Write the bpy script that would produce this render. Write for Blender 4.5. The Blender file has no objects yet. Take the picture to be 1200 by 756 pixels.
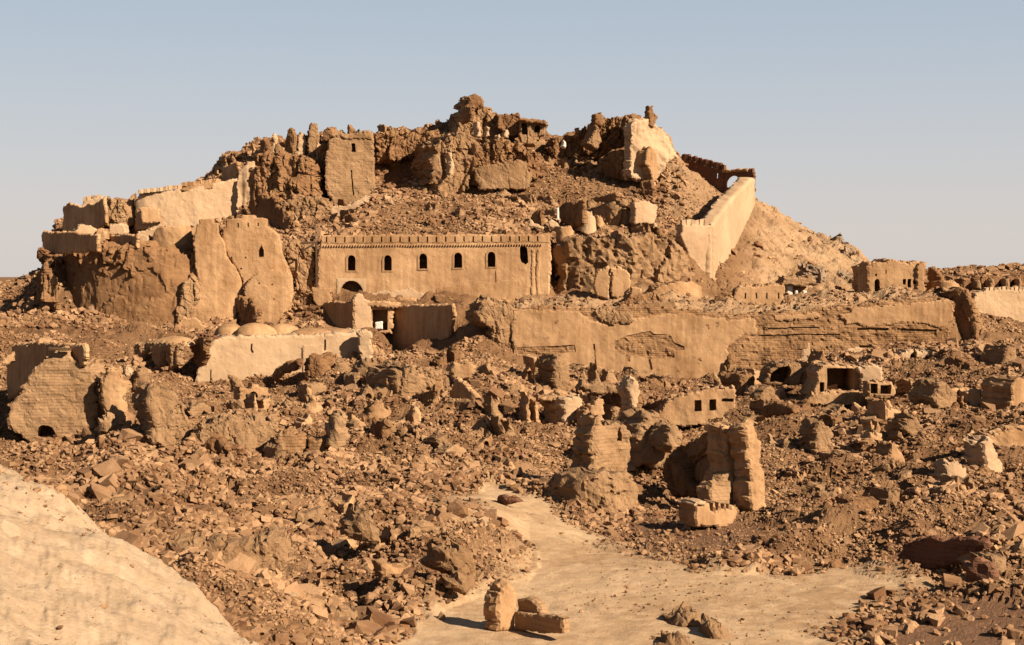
import bpy, math, random
import numpy as np
from mathutils import Vector
from mathutils.geometry import delaunay_2d_cdt

# ---------------------------------------------------------------- camera, world, sun
SC = bpy.context.scene
C = SC.collection
F, HY, CZ = 1900.0, 322.0, 13.0          # focal length in photo pixels, horizon row, eye height
cam = bpy.data.objects.new('camera', bpy.data.cameras.new('camera'))
C.objects.link(cam)
cam.location = (0, 0, CZ)
cam.rotation_euler = (math.pi/2, 0, 0)
cam.data.lens = 36*F/1200
cam.data.shift_y = -(378-HY)/1200
cam.data.clip_end = 20000
SC.camera = cam
SUN_AZ, SUN_EL = 38.0, 31.0              # degrees from +X (right) towards the camera side; elevation
W = bpy.data.worlds.new("World"); SC.world = W; W.use_nodes = True
nt = W.node_tree
for n in list(nt.nodes): nt.nodes.remove(n)
sky = nt.nodes.new('ShaderNodeTexSky'); sky.sky_type = 'NISHITA'; sky.sun_disc = False
sky.sun_elevation = math.radians(SUN_EL); sky.sun_rotation = math.radians(90+SUN_AZ)
sky.air_density = 1.0; sky.dust_density = 1.6; sky.ozone_density = 1.0; sky.altitude = 0
hs = nt.nodes.new('ShaderNodeHueSaturation'); hs.inputs['Saturation'].default_value = 0.55
mixc = nt.nodes.new('ShaderNodeMix'); mixc.data_type = 'RGBA'; mixc.blend_type = 'MULTIPLY'
mixc.inputs['Factor'].default_value = 1; mixc.inputs['B'].default_value = (1.0, 1.0, 1.0, 1)
bg = nt.nodes.new('ShaderNodeBackground'); bg.inputs['Strength'].default_value = 0.05
wo = nt.nodes.new('ShaderNodeOutputWorld')
tc = nt.nodes.new('ShaderNodeTexCoord'); sx_ = nt.nodes.new('ShaderNodeSeparateXYZ'); rp = nt.nodes.new('ShaderNodeValToRGB')
nt.links.new(tc.outputs['Generated'], sx_.inputs[0]); nt.links.new(sx_.outputs[2], rp.inputs[0])
el_ = rp.color_ramp.elements    # clear desert air: whitish low down, deepening steadily to blue overhead
el_[0].position = 0; el_[0].color = (.70, .64, .60, 1); el_[1].position = 1; el_[1].color = (.05, .085, .17, 1)
for ps, cl in ((.03, (.68, .63, .60)), (.08, (.58, .595, .62)), (.14, (.47, .54, .62)), (.22, (.36, .45, .56)), (.45, (.14, .20, .33))):
    q_ = el_.new(ps); q_.color = cl+(1,)
mx2 = nt.nodes.new('ShaderNodeMix'); mx2.data_type = 'RGBA'; mx2.inputs['Factor'].default_value = .9
sc_ = nt.nodes.new('ShaderNodeVectorMath'); sc_.operation = 'SCALE'; sc_.inputs['Scale'].default_value = .5/.05/1.366
nt.links.new(rp.outputs[0], sc_.inputs[0]); nt.links.new(sky.outputs[0], hs.inputs['Color'])
nt.links.new(hs.outputs[0], mx2.inputs['A']); nt.links.new(sc_.outputs[0], mx2.inputs['B']); nt.links.new(mx2.outputs['Result'], mixc.inputs['A'])
nt.links.new(mixc.outputs['Result'], bg.inputs['Color']); nt.links.new(bg.outputs[0], wo.inputs[0])
sl = bpy.data.lights.new('sun', 'SUN'); sl.energy = 5.0; sl.angle = math.radians(.5); sl.color = (1, .885, .735)
sun = bpy.data.objects.new('sun', sl); C.objects.link(sun)
a, e = math.radians(SUN_AZ), math.radians(SUN_EL)
sd = Vector((math.cos(a)*math.cos(e), -math.sin(a)*math.cos(e), math.sin(e)))
sun.rotation_euler = sd.to_track_quat('Z', 'Y').to_euler(); sun.location = (60, -40, 60)
SC.view_settings.view_transform = 'Standard'; SC.view_settings.look = 'None'
SC.view_settings.exposure = 1.45; SC.view_settings.gamma = 1
SC.view_settings.use_curve_mapping = False

# ---------------------------------------------------------------- numeric helpers
rnd = random.Random(7); RG = np.random.default_rng(11)
def hsh(ix, iy, iz, seed):
    with np.errstate(over='ignore'):
        h = (ix.astype(np.int64)*374761393 + iy.astype(np.int64)*668265263 + iz.astype(np.int64)*2147483647 + seed*974634777) & 0xffffffff
        h = ((h ^ (h >> 13)) * 1274126177) & 0xffffffff
        h = ((h ^ (h >> 16)) * 2246822519) & 0xffffffff
        h = h ^ (h >> 15)
    return (h & 0xffffff)/float(0xffffff)
def vn(x, y, z, seed=0):
    ix, iy, iz = np.floor(x), np.floor(y), np.floor(z)
    fx, fy, fz = x-ix, y-iy, z-iz
    fx = fx*fx*(3-2*fx); fy = fy*fy*(3-2*fy); fz = fz*fz*(3-2*fz)
    r = 0
    for dx in (0, 1):
        for dy in (0, 1):
            for dz in (0, 1):
                w = (fx if dx else 1-fx)*(fy if dy else 1-fy)*(fz if dz else 1-fz)
                r = r + w*hsh(ix+dx, iy+dy, iz+dz, seed)
    return r*2-1
def fbm(x, y, z, s, octv=4, seed=0, g=.5):
    r = 0; a = 1; t = 0
    for o in range(octv):
        r = r + a*vn(x/s+o*17.3, y/s+o*5.1, z/s+o*9.7, seed+o); t += a; a *= g; s *= .5
    return r/t
def cell2(x, y, s, seed=0):
    """2D cellular noise: distance-like edge value and a random level for each cell."""
    x = x/s; y = y/s; ix, iy = np.floor(x), np.floor(y)
    best = np.full(x.shape, 9.0); sec = np.full(x.shape, 9.0); lev = np.zeros(x.shape); z = np.zeros(x.shape)
    for dx in (-1, 0, 1):
        for dy in (-1, 0, 1):
            cx, cy = ix+dx, iy+dy
            px = cx+hsh(cx, cy, z, seed); py = cy+hsh(cx, cy, z, seed+1)
            # each cell tilts its own way
            d = (px-x)**2+(py-y)**2
            l = hsh(cx, cy, z, seed+2) + (hsh(cx, cy, z, seed+3)-.5)*(x-px) + (hsh(cx, cy, z, seed+4)-.5)*(y-py)
            m = d < best
            sec = np.where(m, best, np.minimum(sec, d)); lev = np.where(m, l, lev); best = np.where(m, d, best)
    return np.sqrt(sec)-np.sqrt(best), lev
def wx(px, Y): return (px-600)/F*Y
def P(Y, py): return CZ-(py-HY)*Y/F
def inpoly(x, y, poly):
    ins = np.zeros(np.shape(x), bool); n = len(poly)
    for i in range(n):
        x1, y1 = poly[i]; x2, y2 = poly[(i+1) % n]
        if y1 == y2: continue
        c = ((y1 > y) != (y2 > y)) & (x < (x2-x1)*(y-y1)/(y2-y1)+x1)
        ins ^= c
    return ins
def smooth(a, b, x):
    t = np.clip((x-a)/(b-a), 0, 1); return t*t*(3-2*t)

# ---------------------------------------------------------------- materials
def mud(name, lo, hi,  grain=1.0, streak=0.0, brick=0.0, bump=.5, rand=0.0, attr=None, band=0.0):
    ek = .76    # one scale for all the earth colours, set together with the exposure
    lo = (lo[0]*1.03*ek, lo[1]*.955*ek, lo[2]*.87*ek); hi = (hi[0]*1.03*ek, hi[1]*.955*ek, hi[2]*.87*ek)
    m = bpy.data.materials.new(name); m.use_nodes = True
    t = m.node_tree; N = t.nodes; L = t.links
    b = N['Principled BSDF']; b.inputs['Roughness'].default_value = .95
    b.inputs['Specular IOR Level'].default_value = .08
    geo = N.new('ShaderNodeNewGeometry')
    def noise(scale, det=6, rough=.6, vec=None, dist=0):
        n = N.new('ShaderNodeTexNoise'); n.inputs['Scale'].default_value = scale
        n.inputs['Detail'].default_value = det; n.inputs['Roughness'].default_value = rough
        n.inputs['Distortion'].default_value = dist
        L.new(vec or geo.outputs['Position'], n.inputs['Vector']); return n.outputs['Fac']
    def mth(op, a_, b_=None, c_=None):
        n = N.new('ShaderNodeMath'); n.operation = op
        for i, v in enumerate((a_, b_, c_)):
            if v is None: continue
            if isinstance(v, (int, float)): n.inputs[i].default_value = v
            else: L.new(v, n.inputs[i])
        return n.outputs[0]
    def ramp(f, a_, b_):
        n = N.new('ShaderNodeMapRange'); n.inputs[1].default_value = a_; n.inputs[2].default_value = b_
        L.new(f, n.inputs[0]); return n.outputs[0]
    def mix(f, a_, b_, bt='MIX'):
        n = N.new('ShaderNodeMix'); n.data_type = 'RGBA'; n.blend_type = bt
        for k, v in (('Factor', f), ('A', a_), ('B', b_)):
            if isinstance(v, (int, float)): n.inputs[k].default_value = v
            elif isinstance(v, tuple): n.inputs[k].default_value = v+(1,) if len(v) == 3 else v
            else: L.new(v, n.inputs[k])
        return n.outputs['Result']
    big = noise(.22, 5, .6); mid = noise(1.3, 6, .62, dist=.3); fine = noise(9, 5, .7)
    f = mth('ADD', mth('MULTIPLY', ramp(big, .40, .60), .5), mth('ADD', mth('MULTIPLY', ramp(mid, .3, .7), .25), mth('MULTIPLY', ramp(fine, .3, .7), .25*grain)))
    if streak:
        mp = N.new('ShaderNodeMapping'); mp.inputs['Scale'].default_value = (1, 1, .09)
        L.new(geo.outputs['Position'], mp.inputs[0])
        st = noise(2.2, 5, .65, mp.outputs[0]); f = mth('ADD', f, mth('MULTIPLY', mth('SUBTRACT', ramp(st, .3, .7), .5), streak))
    if rand:
        oi = N.new('ShaderNodeObjectInfo'); f = mth('ADD', f, mth('MULTIPLY', mth('SUBTRACT', oi.outputs['Random'], .5), rand))
    col = mix(f, lo, hi)
    hgt = mth('ADD', mth('MULTIPLY', mid, .6), mth('ADD', mth('MULTIPLY', fine, .35), mth('MULTIPLY', noise(30, 3, .7), .12)))
    if brick or band:
        # courses run level: use horizontal distance along the wall (x) and height (z)
        sx = N.new('ShaderNodeSeparateXYZ'); L.new(geo.outputs['Position'], sx.inputs[0])
        cb = N.new('ShaderNodeCombineXYZ')
        L.new(mth('ADD', sx.outputs[0], mth('MULTIPLY', sx.outputs[1], .8)), cb.inputs[0])
        L.new(mth('ADD', sx.outputs[2], mth('MULTIPLY', noise(.5, 2), .25)), cb.inputs[1])
        br = N.new('ShaderNodeTexBrick'); br.inputs['Scale'].default_value = 1
        br.inputs['Brick Width'].default_value = .52; br.inputs['Row Height'].default_value = .2
        br.inputs['Mortar Size'].default_value = .028; br.inputs['Mortar Smooth'].default_value = .4
        br.inputs['Color1'].default_value = (.75, .75, .75, 1); br.inputs['Color2'].default_value = (1, 1, 1, 1)
        br.inputs['Mortar'].default_value = (.5, .46, .42, 1)
        L.new(cb.outputs[0], br.inputs['Vector'])
        wear = ramp(noise(.6, 4, .7), .35, .6)
        k = brick
        col = mix(mth('MULTIPLY', wear, k), col, mix(1.0, col, br.outputs['Color'], 'MULTIPLY'))
        hgt = mth('SUBTRACT', hgt, mth('MULTIPLY', br.outputs['Fac'], .5*k))
    if attr == 'ground':
        at = N.new('ShaderNodeAttribute'); at.attribute_name = 'sand'
        sandn = mth('ADD', mth('MULTIPLY', ramp(noise(.12, 4, .6, dist=.8), .35, .65), .5), mth('MULTIPLY', ramp(noise(1.6, 6, .7), .35, .65), .5))
        sandc = mix(sandn, (0.215, 0.122, 0.058), (0.37, 0.24, 0.13))
        trk = ramp(noise(.35, 5, .7, dist=1.2), .5, .62)
        sandc = mix(mth('MULTIPLY', trk, .55), sandc, (.41, .275, .155))
        pebs = ramp(noise(7, 4, .75), .6, .72)
        sandc = mix(mth('MULTIPLY', pebs, .5), sandc, (0.125, 0.070, 0.039))
        col = mix(at.outputs['Fac'], col, sandc)
        a2 = N.new('ShaderNodeAttribute'); a2.attribute_name = 'pale'
        palec = mix(mth('ADD', mth('MULTIPLY', ramp(noise(1.1, 7, .7, dist=.5), .3, .7), .7), mth('MULTIPLY', ramp(noise(9, 5, .75), .3, .7), .3)), (0.234, 0.148, 0.078), (0.374, 0.261, 0.160))
        col = mix(a2.outputs['Fac'], col, palec)
        a3 = N.new('ShaderNodeAttribute'); a3.attribute_name = 'red'
        col = mix(a3.outputs['Fac'], col, mix(fine, (0.101, 0.048, 0.025), (0.187, 0.098, 0.051)))
    L.new(col, b.inputs['Base Color'])
    bp = N.new('ShaderNodeBump'); bp.inputs['Strength'].default_value = min(1, bump); bp.inputs['Distance'].default_value = .25*max(1, bump)
    if attr == 'ground': L.new(mth('SUBTRACT', 1.0, mth('MULTIPLY', mth('MAXIMUM', at.outputs['Fac'], a2.outputs['Fac']), .55)), bp.inputs['Strength'])
    L.new(hgt, bp.inputs['Height']); L.new(bp.outputs[0], b.inputs['Normal'])
    return m
M = {
 'plaster': mud('mud_plaster', (.22, .12, .055), (.42, .262, .14), streak=.6, bump=.35),
 'plaster_warm': mud('warm_mud_plaster', (.25, .14, .068), (.46, .292, .158), streak=.7, bump=.35),
 'pale': mud('pale_plaster', (.33, .215, .125), (.45, .315, .195), streak=.25, bump=.3),
 'brick': mud('mud_brick', (.205, .11, .05), (.34, .2, .102), brick=.7, bump=.7),
 'brick_tan': mud('tan_mud_brick', (.22, .13, .065), (.35, .22, .12), brick=.4, bump=.5),
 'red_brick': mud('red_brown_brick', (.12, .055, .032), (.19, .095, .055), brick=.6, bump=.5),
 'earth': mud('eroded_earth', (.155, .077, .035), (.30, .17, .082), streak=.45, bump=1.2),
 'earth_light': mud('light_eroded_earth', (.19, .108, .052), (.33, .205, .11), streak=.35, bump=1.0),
 'rubble': mud('rubble_stone', (.13, .064, .030), (.37, .225, .122), rand=.65, bump=.5),
 'stone_grey': mud('grey_hill_rock', (.19, .13, .085), (.36, .26, .17), bump=1.2),
 'ground': mud('rubble_ground', (.12, .06, .028), (.26, .15, .075), bump=1.6, attr='ground'),  # loose soil, coloured darker than the stones so gaps between them look shadowed
 'white': mud('white_plaster', (.5, .44, .36), (.68, .62, .54), bump=.2),
 'wood': mud('dark_timber', (.05, .03, .02), (.10, .06, .035), bump=.3),
 'shrub': mud('dry_shrub', (.16, .06, .03), (.26, .11, .05), bump=.2),
}

# ---------------------------------------------------------------- object helpers
def tag(o, label=None, cat=None, group=None, kind=None):
    if label: o['label'] = label
    if cat: o['category'] = cat
    if group: o['group'] = group
    if kind: o['kind'] = kind
    return o
def link(name, me, mat, loc=(0, 0, 0), parent=None):
    o = bpy.data.objects.new(name, me); C.objects.link(o)
    if mat is not None and not me.materials: me.materials.append(M[mat])
    o.location = loc
    if parent is not None:
        o.parent = parent; o.location = Vector(loc)-parent.location if parent.parent is None else Vector(loc)-parent.location-parent.parent.location
    return o
def thing(name, px, py, Y, label, cat, group=None):
    o = bpy.data.objects.new(name, None); C.objects.link(o)
    o.location = (wx(px, Y), Y, P(Y, py)); o.empty_display_size = .5
    return tag(o, label, cat, group)
def mesh_np(name, V, Fc, smooth_=False):
    me = bpy.data.meshes.new(name); V = np.asarray(V, np.float32); Fc = np.asarray(Fc, np.int32)
    n, k = Fc.shape
    me.vertices.add(len(V)); me.vertices.foreach_set('co', V.ravel())
    me.loops.add(n*k); me.loops.foreach_set('vertex_index', Fc.ravel())
    me.polygons.add(n); me.polygons.foreach_set('loop_start', np.arange(n)*k)
    me.update(calc_edges=True); me.polygons.foreach_set('use_smooth', np.full(n, bool(smooth_))); return me
def worldof(o):
    v = Vector(o.location)
    while o.parent: o = o.parent; v += o.location
    return v
def seg_dist(pt, poly):
    """distance from points (n,2) to the closed polyline poly (m,2)"""
    A = np.asarray(poly); B = np.roll(A, -1, 0); d = B-A; L2 = (d**2).sum(1)+1e-9
    best = np.full(len(pt), 1e9)
    for i in range(0, len(pt), 4000):
        q = pt[i:i+4000, None, :]-A[None]
        t = np.clip((q*d[None]).sum(2)/L2, 0, 1)
        best[i:i+4000] = np.sqrt(((q-t[..., None]*d[None])**2).sum(2)).min(1)
    return best
SEED = [0]
def slab(name, pts, Y, mat='plaster', yaw=0, thick=2.0, holes=(), res=None, rough=.12, jit=.12, edge=.2, bulge=0.0,
         batter=0.0, hdepth=None, through=False, parent=None, label=None, cat=None, group=None, px0=None, gully=0.0, crumb=None, back=True, rs=1.5, shade=False, open_top=0, off=0.0):
    """A wall or mass of earth: an outline standing in the upright plane at distance Y (turned by yaw),
    with real thickness, openings, ragged edges, bulge, batter and eroded relief."""
    SEED[0] += 1; sd_ = SEED[0]
    pts = [tuple(p) for p in pts]
    if px0 is None: px0 = sum(p[0] for p in pts)/len(pts)
    yw = math.radians(yaw); c, s = math.cos(yw), math.sin(yw); x0 = wx(px0, Y)
    def loc(px, py):
        k = (px-600)/F; t = (k*Y-x0)/(c-k*s); yy = Y+t*s
        return (t, CZ-(py-HY)*yy/F)
    O = [loc(*p) for p in pts]; H = [[loc(*p) for p in h] for h in holes]
    ts = [p[0] for p in O]; zs = [p[1] for p in O]; t0, t1, z0, z1 = min(ts), max(ts), min(zs), max(zs)
    area = (t1-t0)*(z1-z0)
    if yaw <= -35: thick = min(thick, .25)
    if mat in ('plaster', 'plaster_warm', 'pale', 'earth', 'earth_light'): rough = rough*.6; jit = min(jit, .28)
    if crumb is None: crumb = {'earth': .38, 'earth_light': .3, 'brick': .08, 'brick_tan': .08, 'red_brick': .05, 'stone_grey': .5}.get(mat, .035)
    edge = min(edge, .1 if crumb < .2 else .25)
    if res is None: res = max(.1, min(.28, math.sqrt(area/4500.)))
    else: res = max(.1, res*.55)
    def densify(poly, r, j, k):
        out = []; n = len(poly)
        for i in range(n):
            (ax, ay), (bx, by) = poly[i], poly[(i+1) % n]; l = math.hypot(bx-ax, by-ay); m = max(1, int(round(l/r)))
            for q in range(m): out.append((ax+(bx-ax)*q/m, ay+(by-ay)*q/m))
        out = np.array(out)
        if j:
            x, y = out[:, 0], out[:, 1]; z = np.zeros(len(x))+sd_*3.7
            jx = fbm(x, y, z, 1.6, 3, 51+k)*j*1.6; jy = fbm(x, y, z, 1.6, 3, 61+k)*j*1.6
            
            el, lv_ = cell2(x+sd_, y, .55, 57+k); jy = jy+(lv_-.5)*j*1.1; jx = jx+(cell2(x, y+sd_, .6, 59+k)[1]-.5)*j*1.3
            jy = jy+(cell2(x, y, .24, 64+k)[1]-.5)*j*.9; jx = jx+(cell2(x, y, .26, 66+k)[1]-.5)*j*1.0
            out = out+np.stack([jx, jy], 1)
        return out
    Od = densify(O, res*.7, jit, 0); Hd = [densify(h, res, min(jit*.2, .03), 9) for h in H]
    # drop outline points nearly coincident
    gx, gz = np.meshgrid(np.arange(t0+res/2, t1, res), np.arange(z0+res/2, z1, res))
    g = np.stack([gx.ravel(), gz.ravel()], 1); g = g+RG.uniform(-.28, .28, g.shape)*res
    ok = inpoly(g[:, 0], g[:, 1], Od)
    for h in Hd: ok &= ~inpoly(g[:, 0], g[:, 1], h)
    g = g[ok]
    if len(g):
        dd = seg_dist(g, Od)
        for h in Hd: dd = np.minimum(dd, seg_dist(g, h))
        g = g[dd > res*.4]
    verts = []; edges = []
    for poly in [Od]+Hd:
        b_ = len(verts); n = len(poly)
        verts += [Vector(p) for p in poly.tolist()]; edges += [(b_+i, b_+(i+1) % n) for i in range(n)]
    verts += [Vector(p) for p in g.tolist()]
    rv, re, rf, *_ = delaunay_2d_cdt(verts, edges, [], 0, 1e-5)
    V2 = np.array([(v.x, v.y) for v in rv]); T = np.array([f for f in rf if len(f) == 3])
    cen = V2[T].mean(1); ok = inpoly(cen[:, 0], cen[:, 1], Od)
    for h in Hd: ok &= ~inpoly(cen[:, 0], cen[:, 1], h)
    T = T[ok]
    n = len(V2)
    # boundary edges
    E = np.concatenate([T[:, [0, 1]], T[:, [1, 2]], T[:, [2, 0]]]); key = np.sort(E, 1); kk = key[:, 0].astype(np.int64)*n+key[:, 1]
    u_, idx, cnt = np.unique(kk, return_index=True, return_counts=True); BE = E[idx[cnt == 1]]
    mid = V2[BE].mean(1)
    dO = seg_dist(mid, Od); ishole = np.zeros(len(BE), bool)
    if Hd:
        dH = np.min([seg_dist(mid, h) for h in Hd], 0); ishole = dH < dO
    bd = seg_dist(V2, Od); zb = z0
    sN = np.clip(2*(V2[:, 0]-t0)/(t1-t0+1e-6)-1, -1, 1)
    d0 = batter*(V2[:, 1]-zb)
    if bulge: d0 = d0+bulge*(1-np.sqrt(1-.985*sN**2))
    if edge: d0 = d0+edge*(1-np.sqrt(np.maximum(0, 1-(1-np.minimum(bd/edge, 1))**2)))
    if gully:
        gn = fbm(V2[:, 0], V2[:, 1]*.16, np.zeros(n)+sd_, 2.2, 4, 33); d0 = d0+gully*np.abs(gn)*1.6
        gn = fbm(V2[:, 0], V2[:, 1], np.zeros(n)+sd_, 3.0, 4, 37); d0 = d0+gully*gn
    if crumb:
        crumb = crumb*max(.22, min(1, min(t1-t0, z1-z0)/5.0))
        zz = np.zeros(n)+sd_
        wob = fbm(V2[:, 0], V2[:, 1], zz, 2, 3, 34)*.8
        if mat in ('earth', 'earth_light', 'stone_grey'):      # crags: big upright facets, then smaller broken lumps
            e0, l0 = cell2(V2[:, 0]+wob+sd_*3, V2[:, 1]*.55+wob*.5, 1.9, 129); e1, l1 = cell2(V2[:, 0]+wob*.5-sd_, V2[:, 1]*.5, max(.8, res*3), 131)
            e2, l2 = cell2(V2[:, 0], V2[:, 1]*1.1+sd_, max(.4, res*1.6), 137)
            patch = .5+.5*smooth(-.1, .25, fbm(V2[:, 0], V2[:, 1], zz, 3, 3, 35)); lim = min(1, (t1-t0)/6.)
            d0 = d0+crumb*lim*((l0-.5)*2.6+(e0 < .1)*.5)+crumb*patch*((l1-.5)*1.5+(l2-.5)*.6+.35*(e1 < .1))
        else:
            e1, l1 = cell2(V2[:, 0]+sd_*3, V2[:, 1]*1.3, max(.7, res*2.6), 131); e3, l3 = cell2(V2[:, 0]+9, V2[:, 1]*3.1, .8, 141)
            d0 = d0+crumb*.6*((l1-.5)+(l3-.5)*(1.1 if 'brick' in mat else 0)+.4*(e1 < .08))
    hd = hdepth if hdepth is not None else thick*.85
    Vs = [np.column_stack([V2, d0])]; Fc = [T]; nv = n
    def extrude(BE_, depth, segs):
        nonlocal nv
        ids = np.unique(BE_); mp = {int(v): i for i, v in enumerate(ids)}
        prev = ids.copy(); first = np.array([mp[int(v)] for v in BE_.ravel()]).reshape(-1, 2)
        for k in range(1, segs+1):
            q2 = V2[ids].copy()
            if depth > .45:
                dd_ = np.full(len(ids), depth*k/segs); w_ = jit*1.1*min(1, k/2.)
                q2[:, 0] += w_*(fbm(q2[:, 0], q2[:, 1], dd_+sd_, .9, 3, 151)*1.8+(cell2(V2[ids, 0]+V2[ids, 1]*1.7, dd_+sd_, .6, 153)[1]-.5)*.9)
                q2[:, 1] += w_*(fbm(q2[:, 0], q2[:, 1], dd_+sd_, .9, 3, 155)*1.8+(cell2(V2[ids, 0]+V2[ids, 1]*1.7, dd_+sd_, .6, 157)[1]-.5)*.9)
            lay = np.column_stack([q2, d0[ids]+depth*k/segs]); Vs.append(lay); cur = np.arange(len(ids))+nv; nv += len(ids)
            a_, b_ = prev[first[:, 0]], prev[first[:, 1]]; c_, d_ = cur[first[:, 0]], cur[first[:, 1]]
            Fc.append(np.column_stack([b_, a_, c_])); Fc.append(np.column_stack([b_, c_, d_]))
            prev = cur
        return ids, prev
    ob = BE[~ishole]
    segs = max(1, min(9, int(round(thick/(res*1.4)))))
    ids, last = extrude(ob, thick, segs)
    if len(BE[ishole]):
        hi, hl = extrude(BE[ishole], thick if through else hd, 2)
    if back:
        if not through or not ishole.any():
            mp = {int(v): int(l) for v, l in zip(ids, last)}
            # chain of outline vertices, triangulated without the inner points
            nx_ = {int(a_): int(b_) for a_, b_ in ob}; st = int(ob[0][0]); ch = [st]; q_ = nx_.get(st)
            while q_ is not None and q_ != st and len(ch) <= len(ob): ch.append(q_); q_ = nx_.get(q_)
            L_ = [Vector(V2[v]) for v in ch]; m_ = len(ch)
            bv, _, bf, bo, *_r = delaunay_2d_cdt(L_, [(i, (i+1) % m_) for i in range(m_)], [], 1, 1e-6)
            if len(bv) == m_:
                om = [o_[0] if len(o_) else 0 for o_ in bo]
                bt = [[mp[ch[om[i]]] for i in f] for f in bf if len(f) == 3]
                if bt: Fc.append(np.array(bt)[:, ::-1])
        else:
            mp = {int(v): int(l) for v, l in zip(ids, last)}; mp.update({int(v): int(l) for v, l in zip(hi, hl)})
            need = [v for v in range(n) if v not in mp]; Vs.append(np.column_stack([V2[need], d0[need]+thick]))
            for q, v in enumerate(need): mp[v] = nv+q
            nv += len(need); arr = np.array([mp[v] for v in range(n)]); Fc.append(arr[T][:, ::-1])
    extra = []
    if ishole.any() and not through:
        allv = np.concatenate(Vs)
        hpos = {int(v): int(l) for v, l in zip(hi, hl)}
        for h in Hd:
            inh = np.array([v for v in hi]); dh = seg_dist(V2[inh], h); mem = inh[dh < 1e-3]
            if len(mem) < 3: continue
            cx, cy = V2[mem].mean(0); Vs.append(np.array([[cx, cy, d0[mem].mean()+hd]])); ci = nv; nv += 1
            sel = BE[ishole]; m2 = np.isin(sel[:, 0], mem)
            for a_, b_ in sel[m2]: extra.append((hpos[int(b_)], hpos[int(a_)], ci))
    if extra: Fc.append(np.array(extra)[:, ::-1])
    A = np.concatenate(Vs); t_, z_, d_ = A[:, 0], A[:, 1], A[:, 2]+off
    X = x0+t_*c-s*d_; Yw = Y+t_*s+c*d_; Z = z_.copy()
    if rough:
        o_ = sd_*0.0
        nx = fbm(X, Yw, Z, rs, 4, 71, .6); ny = fbm(X, Yw, Z, rs, 4, 81, .6); nz = fbm(X, Yw, Z, rs, 4, 91, .6)
        X = X+nx*rough*1.5; Yw = Yw+ny*rough*1.9; Z = Z+nz*rough*.8
    base = Vector((x0, Y, z0))
    if parent is not None and label is None and cat is None: pass
    V3 = np.column_stack([X-base.x, Yw-base.y, Z-base.z])
    FF = np.concatenate(Fc)
    me = mesh_np(name, V3, FF, shade)
    o = bpy.data.objects.new(name, me); C.objects.link(o); me.materials.append(M[mat])
    if parent is not None:
        o.parent = parent; o.location = base-worldof(parent)
    else: o.location = base
    return tag(o, label, cat, group)
def rect(a_, b_, c_, d_): return [(a_, d_), (c_, d_), (c_, b_), (a_, b_)]
def arch(a_, b_, c_, d_, n=6, flat=.55):
    """opening with an arched head: a_,b_ top-left, c_,d_ bottom-right"""
    r = (c_-a_)/2; cx = (a_+c_)/2; h = min(r*1.1, (d_-b_)*flat)
    p = [(a_, d_), (c_, d_)]
    for i in range(n+1):
        t = math.pi*i/n; p.append((cx+r*math.cos(t), b_+h-h*math.sin(t)))
    return p
def box_mesh(name, w, d, h, j=.03, seed=1):
    r = random.Random(seed); v = []
    for x in (-w/2, w/2):
        for y in (-d/2, d/2):
            for z in (0, h): v.append((x+r.uniform(-j, j), y+r.uniform(-j, j), z+r.uniform(-j, j)))
    f = [(0, 1, 3, 2), (4, 6, 7, 5), (0, 4, 5, 1), (2, 3, 7, 6), (0, 2, 6, 4), (1, 5, 7, 3)]
    return mesh_np(name, v, f)
def copies(src, locs, label=None):
    out = []
    for l in locs:
        c_ = src.copy(); C.objects.link(c_); c_.parent = src.parent; c_.location = l; out.append(c_)
    return out
def child_at(parent, X, Y, Z): return Vector((X, Y, Z))-worldof(parent)
def plane_pt(px, py, Y, yaw, px0):
    yw = math.radians(yaw); c, s = math.cos(yw), math.sin(yw); x0 = wx(px0, Y); k = (px-600)/F
    t = (k*Y-x0)/(c-k*s); yy = Y+t*s
    return Vector((k*yy, yy, CZ-(py-HY)*yy/F))
def merlons(parent, n, pa, pb, Y, yaw, px0, w, h, d, mat, name='merlon', back=.15, seed=3):
    """a row of merlons from photo point pa to pb on the wall plane"""
    ms = [box_mesh(name, w, d, h, .07, seed+i) for i in range(3)]
    for m in ms: m.materials.append(M[mat])
    for i in range(n):
        f = i/(n-1) if n > 1 else 0
        p = plane_pt(pa[0]+(pb[0]-pa[0])*f, pa[1]+(pb[1]-pa[1])*f, Y, yaw, px0)
        yw = math.radians(yaw)
        o = bpy.data.objects.new(name, ms[i % 3]); C.objects.link(o); o.parent = parent
        q = Vector((p.x-math.sin(yw)*(d/2+back), p.y+math.cos(yw)*(d/2+back), p.z-.06))
        o.location = q-worldof(parent); o.rotation_euler = (rnd.uniform(-.03, .03), rnd.uniform(-.05, .05), yw+rnd.uniform(-.05, .05))
        o.scale = (rnd.uniform(.95, 1.04), 1, rnd.uniform(.88, 1.06))

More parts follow.
